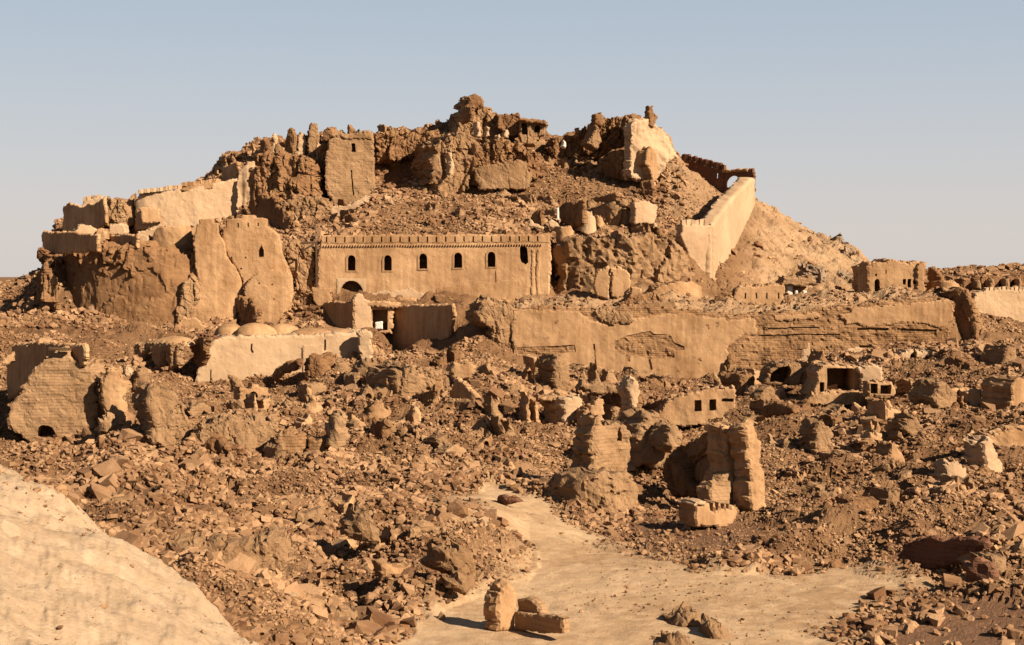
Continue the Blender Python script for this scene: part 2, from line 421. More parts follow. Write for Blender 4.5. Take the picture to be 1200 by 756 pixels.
# ---------------------------------------------------------------- ground (one sheet out to the horizon)
FRONT = {  # column (photo px) -> (distance, height) of the near and middle ground
 -900: [(2, 9), (20, 9.5), (40, 9), (60, 3), (100, 2.2), (148, 5)],
 0:   [(2, 7), (20, 8.2), (35, P(35, 538)), (44, 5), (55, 2.6), (98, 1.0), (109, .9), (113, 2.6), (135, P(135, 425)), (150, P(150, 396)), (161, P(161, 380))],
 80:  [(2, 6.5), (20, 7.9), (34, P(34, 586)), (42, 5), (55, 2.6), (98, 1.0), (109, .8), (113, 2.6), (135, P(135, 425)), (150, P(150, 396)), (161, P(161, 377))],
 150: [(2, 6.2), (20, 7.6), (32, P(32, 634)), (40, 4.5), (52, 2.6), (100, 2.0), (115, P(115, 498)), (125, P(125, 470)), (135, P(135, 428)), (150, P(150, 396)), (161, P(161, 376))],
 230: [(2, 5.8), (20, 7.2), (30, P(30, 694)), (38, 4), (52, 2.4), (90, 1.6), (105, P(105, 530)), (125, P(125, 485)), (138, P(138, 452)), (152, P(152, 398)), (160, P(160, 385))],
 310: [(2, 5.5), (18, 6.8), (28, P(28, 758)), (36, 3.2), (50, 1.4), (60, P(60, 690)), (75, P(75, 622)), (90, P(90, 572)), (105, P(105, 530)), (125, P(125, 482)), (139, P(139, 450)), (141, P(141, 430)), (150, P(150, 400)), (160, P(160, 385))],
 400: [(2, 4.5), (18, 5), (30, 3.2), (42, .9), (52, P(52, 790)), (60, P(60, 716)), (68, P(68, 660)), (78, P(78, 612)), (90, P(90, 572)), (105, P(105, 528)), (125, P(125, 472)), (139, P(139, 432)), (141, P(141, 425)), (150, P(150, 396)), (160, P(160, 384))],
 462: [(2, 4), (18, 4.0), (30, 2.2), (42, 0), (56, 0), (62, P(62, 706)), (70, P(70, 638)), (76, P(76, 606)), (90, P(90, 570)), (105, P(105, 528)), (125, P(125, 468)), (139, P(139, 430)), (150, P(150, 416)), (160.4, P(160.4, 414)), (161.8, P(161.8, 359))],
 495: [(2, 4), (18, 3.5), (30, 1.6), (42, 0), (58, 0), (64, P(64, 700)), (71, P(71, 636)), (77, P(77, 602)), (90, P(90, 571)), (105, P(105, 529)), (122, P(122, 482)), (136, P(136, 440)), (148, P(148, 412)), (157, P(157, 405)), (158.4, P(158.4, 359)), (162, P(162, 359))],
 440: [(2, 4), (18, 4.2), (30, 2.4), (42, 0), (55, 0), (62, P(62, 708)), (70, P(70, 640)), (76, P(76, 608)), (90, P(90, 570)), (105, P(105, 528)), (125, P(125, 468)), (139, P(139, 428)), (145, P(145, 410)), (152, P(152, 396)), (160, P(160, 386))],
 520: [(2, 3.5), (18, 3), (30, 1), (42, 0), (60, 0), (66, P(66, 694)), (72, P(72, 635)), (78, P(78, 596)), (90, P(90, 572)), (105, P(105, 530)), (120, P(120, 490)), (132, P(132, 452)), (140, P(140, 430)), (149, P(149, 405)), (155, P(155, 398)), (156.3, P(156.3, 358)), (162, P(162, 358))],
 562: [(2, 3.5), (18, 2.6), (30, .6), (42, 0), (64, 0), (68, P(68, 680)), (74, P(74, 628)), (79, P(79, 596)), (90, P(90, 573)), (105, P(105, 530)), (120, P(120, 490)), (134, P(134, 450)), (142, P(142, 428)), (151, P(151, 392)), (158, P(158, 366)), (162, P(162, 360))],
 620: [(2, 3.5), (18, 2.4), (30, .4), (42, 0), (72, 0), (80, P(80, 618)), (86, P(86, 590)), (95, P(95, 562)), (105, P(105, 530)), (120, P(120, 497)), (135, P(135, 460)), (148.5, P(148.5, 428)), (150.2, P(150.2, 425)), (151.4, P(151.4, 361)), (162, P(162, 358))],
 700: [(2, 3.5), (18, 2.4), (30, .4), (42, 0), (78, 0), (88, P(88, 598)), (95, P(95, 570)), (105, P(105, 540)), (120, P(120, 500)), (135, P(135, 466)), (149, P(149, 440)), (150.2, P(150.2, 438)), (151.4, P(151.4, 363)), (162, P(162, 358))],
 800: [(2, 3.5), (18, 2.2), (30, .4), (42, 0), (76, 0), (86, P(86, 608)), (95, P(95, 590)), (105, P(105, 548)), (120, P(120, 500)), (135, P(135, 470)), (149, P(149, 446)), (150.2, P(150.2, 444)), (151.4, P(151.4, 366)), (162, P(162, 358))],
 900: [(2, 3.5), (18, 2), (30, .3), (42, 0), (72, 0), (78, P(78, 636)), (90, P(90, 590)), (105, P(105, 545)), (120, P(120, 500)), (135, P(135, 462)), (149, P(149, 438)), (150.2, P(150.2, 436)), (151.4, P(151.4, 366)), (162, P(162, 358))],
 1000: [(2, 3.5), (18, 2), (30, .3), (42, 0), (73, 0), (78, P(78, 632)), (90, P(90, 585)), (105, P(105, 535)), (120, P(120, 492)), (135, P(135, 450)), (149, P(149, 420)), (150.2, P(150.2, 418)), (151.4, P(151.4, 358)), (162, P(162, 354))],
 1100: [(2, 3.5), (18, 2), (30, .3), (42, 0), (66, 0), (74, P(74, 640)), (85, P(85, 590)), (100, P(100, 530)), (115, P(115, 488)), (130, P(130, 448)), (142, P(142, 422)), (150.2, P(150.2, 403)), (151.4, P(151.4, 353)), (162, P(162, 350))],
 1140: [(2, 3.5), (18, 2), (30, .3), (42, 0), (62, 0), (72, P(72, 645)), (85, P(85, 590)), (100, P(100, 525)), (115, P(115, 484)), (130, P(130, 444)), (142, P(142, 416)), (151, P(151, 398)), (157, P(157, 380)), (162, P(162, 372))],
 1210: [(2, 3.5), (18, 2), (30, .3), (42, 0), (60, 0), (70, P(70, 652)), (85, P(85, 590)), (100, P(100, 530)), (115, P(115, 480)), (130, P(130, 440)), (142, P(142, 412)), (151, P(151, 396)), (162, P(162, 384))],
 2200: [(2, 3), (42, 0), (60, 0), (100, 2), (150, 7), (162, 8)],
}
BACK = {
 -900: [(166, 8.5), (200, 9), (260, 5), (420, 0)],
 -60: [(166, 8.5), (180, P(180, 352)), (200, P(200, 345)), (220, 9), (260, 6), (420, 2)],
 20:  [(164, P(164, 372)), (172, P(172, 358)), (184, P(184, 334)), (196, P(196, 328)), (215, 11), (260, 6), (420, 2)],
 50:  [(164, P(164, 372)), (168, P(168, 345)), (184, P(184, 322)), (196, P(196, 316)), (215, 13), (260, 7), (420, 2)],
 66:  [(163, P(163, 378)), (167, P(167, 306)), (178, P(178, 302)), (188, P(188, 296)), (196, P(196, 262)), (215, P(215, 262)), (240, 11), (420, 2)],
 150: [(163, P(163, 377)), (167, P(167, 304)), (178, P(178, 300)), (187, P(187, 285)), (192, P(192, 240)), (212, P(212, 240)), (250, 12), (420, 2)],
 220: [(163, P(163, 377)), (167, P(167, 304)), (178, P(178, 292)), (187, P(187, 275)), (193, P(193, 232)), (212, P(212, 225)), (250, 12), (420, 2)],
 250: [(163, P(163, 377)), (167, P(167, 304)), (178, P(178, 288)), (188, P(188, 262)), (193, P(193, 225)), (198, P(198, 212)), (212, P(212, 205)), (250, 12), (420, 2)],
 290: [(162, P(162, 378)), (167, P(167, 320)), (176, P(176, 285)), (185, P(185, 262)), (190, P(190, 238)), (196, P(196, 196)), (205, P(205, 180)), (225, P(225, 190)), (260, 12), (420, 2)],
 340: [(162, P(162, 378)), (166, P(166, 350)), (172, P(172, 300)), (180, P(180, 272)), (188, P(188, 245)), (195, P(195, 200)), (203, P(203, 168)), (225, P(225, 175)), (260, 12), (420, 2)],
 372: [(162, P(162, 370)), (166, P(166, 330)), (171, P(171, 286)), (178, P(178, 270)), (186, P(186, 250)), (193, P(193, 228)), (199, P(199, 180)), (204, P(204, 166)), (225, P(225, 172)), (260, 12), (420, 2)],
 400: [(163.5, P(163.5, 359)), (166.2, P(166.2, 340)), (167.5, P(167.5, 284)), (172, P(172, 276)), (180, P(180, 262)), (188, P(188, 250)), (196, P(196, 235)), (200, P(200, 170)), (204, P(204, 162)), (225, P(225, 170)), (260, 12), (420, 2)],
 440: [(163.5, P(163.5, 359)), (166.2, P(166.2, 340)), (167.5, P(167.5, 284)), (172, P(172, 275)), (180, P(180, 255)), (188, P(188, 238)), (196, P(196, 222)), (199, P(199, 190)), (202, P(202, 160)), (225, P(225, 168)), (260, 12), (420, 2)],
 500: [(163.5, P(163.5, 359)), (166.2, P(166.2, 340)), (167.5, P(167.5, 284)), (172, P(172, 275)), (182, P(182, 250)), (191, P(191, 230)), (197, P(197, 212)), (200, P(200, 175)), (205, P(205, 154)), (225, P(225, 162)), (260, 12), (420, 2)],
 530: [(163.5, P(163.5, 359)), (166.2, P(166.2, 340)), (167.5, P(167.5, 284)), (172, P(172, 275)), (182, P(182, 250)), (191, P(191, 228)), (196, P(196, 205)), (200, P(200, 168)), (206, P(206, 146)), (225, P(225, 158)), (260, 12), (420, 2)],
 560: [(163.5, P(163.5, 359)), (166.2, P(166.2, 340)), (167.5, P(167.5, 284)), (172, P(172, 275)), (184, P(184, 244)), (192, P(192, 228)), (196, P(196, 200)), (201, P(201, 164)), (207, P(207, 138)), (225, P(225, 150)), (260, 12), (420, 2)],
 620: [(163.5, P(163.5, 358)), (166.2, P(166.2, 340)), (167.5, P(167.5, 284)), (172, P(172, 276)), (184, P(184, 248)), (192, P(192, 230)), (197, P(197, 192)), (203, P(203, 165)), (208, P(208, 148)), (225, P(225, 160)), (260, 12), (420, 2)],
 650: [(164, P(164, 356)), (167, P(167, 345)), (170, P(170, 320)), (174, P(174, 284)), (182, P(182, 258)), (190, P(190, 232)), (196, P(196, 205)), (203, P(203, 176)), (208, P(208, 160)), (225, P(225, 168)), (260, 12), (420, 2)],
 720: [(163, P(163, 355)), (167, P(167, 335)), (171, P(171, 300)), (176, P(176, 280)), (184, P(184, 255)), (190, P(190, 232)), (196, P(196, 208)), (200, P(200, 196)), (203, P(203, 165)), (208, P(208, 148)), (225, P(225, 158)), (260, 12), (420, 2)],
 770: [(163, P(163, 355)), (166, P(166, 335)), (171, P(171, 296)), (178, P(178, 275)), (185, P(185, 258)), (191, P(191, 236)), (197, P(197, 205)), (201, P(201, 170)), (208, P(208, 160)), (225, P(225, 170)), (260, 12), (420, 2)],
 800: [(163, P(163, 355)), (166, P(166, 335)), (172, P(172, 296)), (180, P(180, 272)), (189, P(189, 240)), (198, P(198, 208)), (205, P(205, 192)), (215, P(215, 195)), (240, 20), (300, 8), (420, 2)],
 840: [(163, P(163, 355)), (168, P(168, 350)), (174, P(174, 325)), (180, P(180, 290)), (188, P(188, 256)), (198, P(198, 224)), (206, P(206, 214)), (215, P(215, 222)), (240, 16), (300, 8), (420, 2)],
 880: [(163, P(163, 358)), (170, P(170, 350)), (178, P(178, 330)), (188, P(188, 290)), (196, P(196, 258)), (204, P(204, 240)), (212, P(212, 236)), (225, P(225, 250)), (260, 14), (420, 2)],
 900: [(163, P(163, 356)), (170, P(170, 350)), (178, P(178, 334)), (188, P(188, 300)), (197, P(197, 266)), (206, P(206, 247)), (214, P(214, 247)), (235, P(235, 262)), (270, 12), (420, 2)],
 940: [(163, P(163, 352)), (170, P(170, 348)), (178, P(178, 336)), (190, P(190, 304)), (202, P(202, 277)), (212, P(212, 266)), (235, P(235, 280)), (270, 12), (420, 2)],
 975: [(163, P(163, 352)), (170, P(170, 347)), (178, P(178, 338)), (190, P(190, 315)), (202, P(202, 292)), (212, P(212, 281)), (235, P(235, 292)), (270, 11), (420, 2)],
 1004: [(163, P(163, 352)), (172, P(172, 346)), (180, P(180, 338)), (192, P(192, 322)), (204, P(204, 303)), (212, P(212, 298)), (235, P(235, 305)), (270, 12), (420, 2)],
 1030: [(163, P(163, 350)), (172, P(172, 348)), (185, P(185, 338)), (205, P(205, 322)), (240, P(240, 324)), (300, P(300, 322)), (420, 8)],
 1110: [(163, P(163, 350)), (172, P(172, 346)), (190, P(190, 338)), (230, P(230, 330)), (275, P(275, 317)), (310, P(310, 320)), (420, 8)],
 1150: [(163, P(163, 376)), (167, P(167, 374)), (169, P(169, 350)), (172, P(172, 343)), (190, P(190, 338)), (230, P(230, 330)), (275, P(275, 314)), (310, P(310, 318)), (420, 8)],
 1230: [(163, P(163, 386)), (167.6, P(167.6, 384)), (169.4, P(169.4, 350)), (172, P(172, 343)), (190, P(190, 338)), (230, P(230, 330)), (275, P(275, 311)), (310, P(310, 316)), (420, 8)],
 2200: [(163, 8), (300, 10), (420, 5)],
}
def proftab(tab):
    ks = sorted(tab); return ks, [(np.array([q[0] for q in tab[k]]), np.array([q[1] for q in tab[k]])) for k in ks]
FT, BT = proftab(FRONT), proftab(BACK)
def evalp(TB, px, Y):
    ks, pr = TB; px = np.clip(px, ks[0], ks[-1]); out = np.zeros(px.shape)
    for i in range(len(ks)-1):
        m = (px >= ks[i]) & (px <= ks[i+1])
        if not m.any(): continue
        f = (px[m]-ks[i])/(ks[i+1]-ks[i])
        out[m] = np.interp(Y[m], *pr[i])*(1-f)+np.interp(Y[m], *pr[i+1])*f
    return out
def g0(poly): return [((x-600)/F*(13*F/(y-HY)), 13*F/(y-HY)) for x, y in poly]
SAND = g0([(360, 800), (410, 745), (440, 716), (500, 706), (575, 694), (628, 676), (590, 640), (535, 618), (560, 592), (640, 598), (700, 622), (765, 652), (830, 670), (900, 672), (960, 668), (1010, 650), (1060, 672), (1120, 692), (1130, 704), (1000, 745), (1100, 800), (900, 1300), (600, 1300), (380, 1000)])
SANDHILL = [(wx(480, 70), 70), (wx(600, 76), 76), (wx(690, 80), 80), (wx(600, 90), 90), (wx(500, 86), 86)]
REDG = g0([(1010, 745), (1130, 702), (1200, 712), (1400, 700), (1400, 1000), (1060, 830)])
REDMOUND = [(wx(x_, y_), y_) for x_, y_ in ((688, 85), (740, 81), (790, 76), (840, 72.5), (892, 73), (902, 79), (865, 83), (790, 86), (725, 89))]
def blur_in(x, y, poly, w=2.0):
    q = 2.6
    wx_ = x+fbm(x, y, x*0, 5, 3, 301)*q; wy_ = y+fbm(x, y, x*0, 5, 3, 311)*q
    r = 0
    for k in range(7):
        a_ = k*.9; d_ = .35*k*w/2; r = r+inpoly(wx_+math.cos(a_)*d_, wy_+math.sin(a_)*d_, poly)
    return r/7.0
def masks(px, X, Y):
    sand = np.maximum(blur_in(X, Y, SAND), blur_in(X, Y, SANDHILL)*.8)
    red = np.maximum(blur_in(X, Y, REDG), blur_in(X, Y, REDMOUND)*.9)
    pale = ((Y < 46+fbm(X, Y, X*0, 4, 3, 5)*3) & (px < 460)).astype(float)
    # smooth earth of the right hill and the slope under the gate
    return sand*(1-red), pale, red
def height(px, X, Y, detail=True):
    z = np.where(Y < 162.5, evalp(FT, px, Y), evalp(BT, px, Y))
    b = smooth(161, 163.4, Y); m = (b > 0) & (b < 1)
    if m.any(): z[m] = evalp(FT, px[m], np.minimum(Y[m], 162))*(1-b[m])+evalp(BT, px[m], np.maximum(Y[m], 163))*b[m]
    # the shaded retaining wall below the garrison: low ground before it, terrace behind
    yw_ = np.interp(px, [459, 462, 480, 495, 510, 520, 531], [161.0, 160.6, 158.6, 157.1, 155.7, 154.8, 153.9])
    m = (px > 459) & (px < 531) & (Y > 148) & (Y < 163.2); lo_ = np.interp(px, [459, 480, 505, 531], [P(160, 420), P(158, 412), P(156, 400), P(154, 380)])
    z = np.where(m, np.where(Y < yw_+.5, np.minimum(z, lo_), P(Y, 359)), z)
    sand, pale, red = masks(px, X, Y)
    smo = np.clip(sand+pale*.96+red*.95, 0, 1)
    far = smooth(420, 700, Y); z = z*(1-far)+far*0
    field = smooth(48, 60, Y)*(1-smooth(420, 600, Y))
    O = X*0
    cliff = smooth(188, 196, Y)*(1-smooth(210, 225, Y))*smooth(230, 260, px)*(1-smooth(800, 840, px))
    rhill = smooth(840, 880, px)*smooth(172, 182, Y)*(1-smooth(1020, 1060, px))
    A = field*(1-smo)*(1-.5*smooth(850, 900, px)*smooth(163, 170, Y))
    nearwall = np.maximum(np.exp(-((Y-151)/2.0)**2)*(px > 600)*(px < 1115), np.exp(-((Y-yw_)/2.0)**2)*(px > 455)*(px < 535))
    hillA = 1-.65*smooth(163, 172, Y)
    z = z + A*(1-nearwall)*hillA*(fbm(X, Y, O, 9, 3, 21)*(.95+.5*smooth(70, 85, Y)*(1-smooth(135, 148, Y))) + fbm(X, Y, O, 3.2, 3, 22)*1.2 + (.3-np.abs(fbm(X, Y, O, 2.0, 3, 23)))*.5)
    z = z + cliff*(fbm(X, Y, O, 7, 4, 41)*1.7+np.abs(fbm(X, Y, O, 3, 3, 44))*1.6)
    z = z + rhill*(-np.abs(fbm(X*.75+Y*.3, Y*.4-X*.15, O, 5, 5, 46, .6))*2.6+.5+fbm(X, Y, O, 2.2, 4, 48, .6)*.9)
    if detail:
        ed, lv = cell2(X, Y, 1.05, 31); ed2, lv2 = cell2(X+5, Y, .5, 36)
        z = z + A*((lv-.5)*.34+(lv2-.5)*.22)*(.55+.45*smooth(-.2, .3, fbm(X, Y, O, 5, 2, 61)))
        z = z + fbm(X, Y, O, 1.2, 3, 25)*(.13-.09*smo)+sand*fbm(X, Y, O, .7, 3, 29)*.05+fbm(X, Y, O, 8, 2, 28)*.12*sand*smooth(45, 60, Y)
        z = z + pale*(fbm(X, Y, O, 2.5, 5, 27, .6)*.24+(np.abs(fbm(X, Y, O, .55, 4, 30, .65))-.15)*.24)
        z = z + pale*fbm(X, Y, O, 1.4, 3, 26)*.24*smooth(23, 31, Y)
        z = z + red*(cell2(X, Y, .35, 77)[1]-.5)*.04
    return z
cols = np.concatenate([np.linspace(-900, -300, 20, endpoint=False), np.arange(-300, -20, 5.0), np.arange(-20, 1220, 2.1), np.arange(1222, 1500, 5.0), np.linspace(1505, 2200, 28)])
rings = np.concatenate([np.arange(2, 16, 1.0), np.arange(16, 48, .22), np.arange(48, 110, .23), np.arange(110, 163, .2), np.arange(163, 214, .15),
                        np.arange(214, 300, 1.2), np.geomspace(300, 9000, 44)])
PX, YY = np.meshgrid(cols, rings); XX = (PX-600)/F*YY
pf, yf, xf = PX.ravel(), YY.ravel(), XX.ravel()
ZZ = height(pf, xf, yf)
nc, nr = len(cols), len(rings)
i0 = (np.arange(nr-1)[:, None]*nc+np.arange(nc-1)[None]).ravel()
Q = np.column_stack([i0, i0+1, i0+nc+1, i0+nc])
me = mesh_np('ground', np.column_stack([xf, yf, ZZ]), Q)
s_, p_, r_ = masks(pf, xf, yf)
def edgeblend(a):
    a = a.reshape(nr, nc).copy()
    for _ in range(3):
        a[1:-1, 1:-1] = (a[1:-1, 1:-1]*2+a[:-2, 1:-1]+a[2:, 1:-1]+a[1:-1, :-2]+a[1:-1, 2:])/6
    return a.ravel()
b_ = 0
hillsand = smooth(855, 900, pf)*smooth(166, 172, yf)*(1-smooth(1010, 1060, pf))*.55
slope2 = smooth(765, 785, pf)*(1-smooth(850, 880, pf))*smooth(182, 188, yf)*.35
terr = .5*smooth(150.5, 151.5, yf)*(1-smooth(163, 166, yf))*smooth(598, 606, pf)*(1-smooth(1105, 1125, pf))
for nm, arr in (('sand', np.maximum.reduce([edgeblend(s_), hillsand, slope2, terr])), ('pale', edgeblend(p_)), ('red', edgeblend(r_)*.85)):
    at = me.attributes.new(nm, 'FLOAT', 'POINT'); at.data.foreach_set('value', arr.astype(np.float32))
sm = ((s_+p_)[Q].mean(1) > .5); me.polygons.foreach_set('use_smooth', sm)
ground = link('ground', me, 'ground'); ground['kind'] = 'structure'
def gz(px, Y): 
    px = np.atleast_1d(np.asarray(px, float)); Y = np.atleast_1d(np.asarray(Y, float))
    return height(px, (px-600)/F*Y, Y)
# ---------------------------------------------------------------- structures
def dome(name, px, Y, z, r, h, mat, parent, seed=0, broken=0):
    V = []; Fc = []; n, k = 22, 7
    for j in range(k):
        t = j/(k-1)*math.pi/2
        for i in range(n):
            a_ = 2*math.pi*i/n; w = 1+.05*math.sin(a_*3+seed)+.03*math.sin(a_*5+seed*2)
            V.append((r*w*math.cos(t)*math.cos(a_) if j < k-1 else 0.02*math.cos(a_), r*w*math.cos(t)*math.sin(a_) if j < k-1 else .02*math.sin(a_), h*math.sin(t)))
    for j in range(k-1):
        for i in range(n): Fc.append((j*n+i, j*n+(i+1) % n, (j+1)*n+(i+1) % n, (j+1)*n+i))
    me = mesh_np(name, V, Fc, True); me.materials.append(M[mat])
    o = bpy.data.objects.new(name, me); C.objects.link(o); o.parent = parent
    o.location = Vector((wx(px, Y), Y, z))-worldof(parent); return o
def tube(name, pts, r, mat, parent=None, label=None, cat=None):
    V = []; Fc = []; n = 6
    for i, p in enumerate(pts):
        p = Vector(p); q = Vector(pts[min(i+1, len(pts)-1)])-Vector(pts[max(i-1, 0)]); q.normalize()
        u = q.cross(Vector((0, 1, .3))).normalized(); w = q.cross(u)
        for k in range(n):
            a_ = 2*math.pi*k/n; V.append(p+(u*math.cos(a_)+w*math.sin(a_))*r)
    for i in range(len(pts)-1):
        for k in range(n): Fc.append((i*n+k, i*n+(k+1) % n, (i+1)*n+(k+1) % n, (i+1)*n+k))
    b_ = Vector(pts[0]); me = mesh_np(name, [tuple(v-b_) for v in V], Fc); me.materials.append(M[mat])
    o = bpy.data.objects.new(name, me); C.objects.link(o)
    if parent: o.parent = parent; o.location = b_-worldof(parent)
    else: o.location = b_
    return tag(o, label, cat)
def W3(px, py, Y): return (wx(px, Y), Y, P(Y, py))
def S(name, label, cat, pts, Y, mat='plaster', **k): return slab(name, pts, Y, mat, label=label, cat=cat, **k)

# --- garrison building with six arched windows
t = thing('garrison_building', 508, 358, 165, 'long tan mud building with a row of small arched windows and slotted parapet', 'building')
win = [(407, 299, 416.5, 317), (449.5, 299, 459, 317), (491, 297, 500.5, 315), (532, 296, 541.5, 314), (571, 295, 580.5, 313)]
holes = [arch(*w) for w in win]+[[(609.5, 302), (609, 290), (612, 286), (618, 291), (619, 307), (616, 310), (611, 307)], arch(398, 329, 425.5, 346, 9, 1), [(580.3, 318), (581.4, 318), (582, 330), (581.3, 341), (580.5, 341), (581, 330)]]
slab('wall', [(372, 356), (372, 300), (374, 284.5), (500, 283), (645, 281.5), (646, 320), (643, 358)], 165, 'plaster_warm', thick=5, holes=holes, hdepth=3.2, parent=t, px0=508, res=.33, rough=.07, jit=.08, edge=.12)
for w in win:
    a_, b_, c_, d_ = w
    slab('window', arch(a_-2, b_-2.2, c_+2, d_+1.8), 165, 'plaster', thick=.2, holes=[arch(a_-.1, b_, c_+.1, d_)], through=True, parent=t, px0=508, res=.3, rough=.02, jit=0, edge=.02, off=-.07)
slab('plaster_patch', [(505, 351), (512, 339), (540, 334), (566, 336), (590, 329), (620, 332), (621, 353)], 165, 'plaster', thick=.1, parent=t, px0=508, rough=.07, jit=.2, edge=.03, off=-.04)
slab('plaster_patch', [(430, 352), (432, 340), (452, 342), (480, 337), (498, 343), (500, 352)], 165, 'pale', thick=.1, parent=t, px0=508, rough=.07, jit=.2, edge=.03, off=-.035)
g = slab('gateway_frame', rect(395, 326, 429, 348), 165, 'pale', thick=.22, holes=[arch(397.5, 328.7, 426, 348.5, 9, 1)], through=True, parent=t, px0=508, res=.4, rough=.03, jit=.03, edge=.03, off=-.09)
slab('parapet', [(375.5, 286), (376, 276)]+[q for i in range(12) for q in ((386+i*21.6, 275.6-.06*i), (386.4+i*21.6, 276.6-.06*i), (388+i*21.6, 276.6-.06*i), (388.4+i*21.6, 275.5-.06*i))]+[(645, 274.6), (645, 284.4)], 165, 'plaster', thick=.7, parent=t, px0=508, rough=.05, jit=.06, edge=.06, off=-.05, hdepth=.4, res=.25,
     holes=[[(x, 284-.004*(x-380)), (x+.4, 277.6-.004*(x-380)), (x+1.9, 277.6-.004*(x-380)), (x+2.1, 284-.004*(x-380))] for x in [381.5+i*10.75 for i in range(24)]])
# teeth row under the parapet, small bricks laid on the skew
tb = []; tf = []
for i in range(84):
    p = plane_pt(377+i*3.1, 288.5-.016*i, 165, 0, 508)-worldof(t); w = .075; b_ = len(tb)
    for dx, dy, dz in ((-w, 0, .1), (w, 0, .1), (0, -.13, .1), (-w, 0, -.1), (w, 0, -.1), (0, -.10, -.1)): tb.append((p.x+dx, p.y+dy-.06, p.z+dz))
    tf += [(b_, b_+2, b_+5, b_+3), (b_+2, b_+1, b_+4, b_+5), (b_, b_+1, b_+2, b_+2), (b_+3, b_+5, b_+4, b_+4)]
me_ = bpy.data.meshes.new('dentil_band'); me_.from_pydata(tb, [], [tuple(dict.fromkeys(f)) for f in tf]); me_.materials.append(M['plaster'])
o = bpy.data.objects.new('dentil_band', me_); C.objects.link(o); o.parent = t; o['kind'] = 'stuff'
for x in (622, 628.5): slab('wall_rib', rect(x, 292, x+4.6, 357), 165, 'plaster', thick=.4, parent=t, px0=508, rough=.08, jit=.04, edge=.1, off=-.1)
slab('ledge', [(372, 349), (500, 353), (560, 350), (643, 353), (643, 361), (372, 358)], 164.4, 'plaster', thick=1.2, parent=t, px0=508, rough=.16, jit=.2)
S('broken_parapet_chunk', 'brick stub lying on the ledge under the third and fourth garrison windows', 'wall remnant', [(510, 353), (511, 345), (526, 346), (530, 350), (541, 350), (540, 355)], 163.4, 'brick', thick=.8)

# --- lower court in front of the garrison
S('square_pier', 'tall pale square pier standing before the arched garrison gateway', 'pier', [(415, 348), (419, 344), (425, 345), (427, 350), (435, 352), (436, 389), (415, 389)], 158.5, 'pale', thick=1.4, yaw=12, rough=.08)
S('shaded_court_wall', 'dark shaded wall left of the pale square pier', 'wall', [(372, 355), (383, 353), (414, 354), (414, 388), (394, 388), (376, 378)], 161, 'plaster_warm', yaw=-52, thick=3)
S('stepped_buttress', 'tan stepped stub at the left foot of the garrison building', 'wall remnant', [(367, 338), (375, 336), (388, 338), (388, 358), (372, 358), (366, 350)], 162.6, 'plaster', thick=1.5)
t = thing('small_doorway', 445, 388, 159, 'dark square doorway with a stone lintel right of the pale square pier', 'doorway')
slab('wall', rect(433, 357, 460, 390), 159, 'plaster_warm', thick=2.6, holes=[rect(435.5, 363, 454, 387)], hdepth=2.3, parent=t, px0=446, rough=.07)
slab('lintel', [(428, 356), (440, 353), (466, 356), (466, 361), (430, 360)], 158.6, 'plaster', thick=2.8, parent=t, px0=446, rough=.12)
S('white_block', 'small white block in the dark doorway below the garrison', 'block', [(439.5, 378), (447.5, 377), (448, 386), (439.5, 386.5)], 158.7, 'white', thick=.6, rough=.04, jit=.04, edge=.06)
S('shaded_terrace_wall', 'large dark shaded retaining wall under the garrison terrace', 'wall', [(459, 361), (464, 358), (530, 356), (532, 372), (524, 396), (490, 418), (459, 424)], 160.6, 'plaster_warm', yaw=-50, thick=6, px0=462, rough=.08, jit=.1)
S('broken_wall_stub', 'rounded broken stub at the top of the rubble cone below the garrison', 'wall remnant', [(530, 362), (536, 358), (545, 360), (546, 370), (535, 374)], 157, 'earth', thick=1.5)
S('eroded_wall_end', 'gnawed left end of the long rampart beside the rubble cone', 'wall remnant', [(560, 370), (563, 360), (572, 352), (592, 354), (606, 358), (610, 430), (596, 440), (586, 412), (574, 385)], 149.6, 'earth_light', thick=2.2, yaw=22, gully=.35, rough=.2, jit=.25)

# --- long rampart: brick core with sheets of plaster still clinging to it
t = thing('long_rampart', 858, 440, 150, 'long low rampart of mud brick with peeling plaster across the middle', 'wall')
core = [(600, 361), (640, 360), (690, 363), (740, 359), (785, 360), (800, 365), (862, 369), (900, 367), (945, 364), (1000, 357), (1050, 353), (1110, 349), (1117, 353), (1119, 374), (1115, 395), (1114, 416), (1000, 440), (860, 462), (600, 462)]
crk = [[(1004, 384.4), (1042, 384), (1041, 387), (1005, 387.2)], [(1056, 384), (1098, 386), (1097, 388.5), (1057, 387)], [(900, 384), (960, 383.2), (960, 384.7), (900, 385.6)], [(890, 392), (985, 391), (985, 392.6), (890, 393.5)], [(1007, 404.5), (1028, 405), (1027, 407.5), (1008, 407)], [(1075, 405), (1095, 404.5), (1094, 407), (1076, 407.3)]]
slab('brick_core', core, 150, 'brick', thick=2.6, crumb=.16, holes=crk, hdepth=.35, parent=t, px0=858, res=.36, rough=.12, jit=.16, edge=.25)
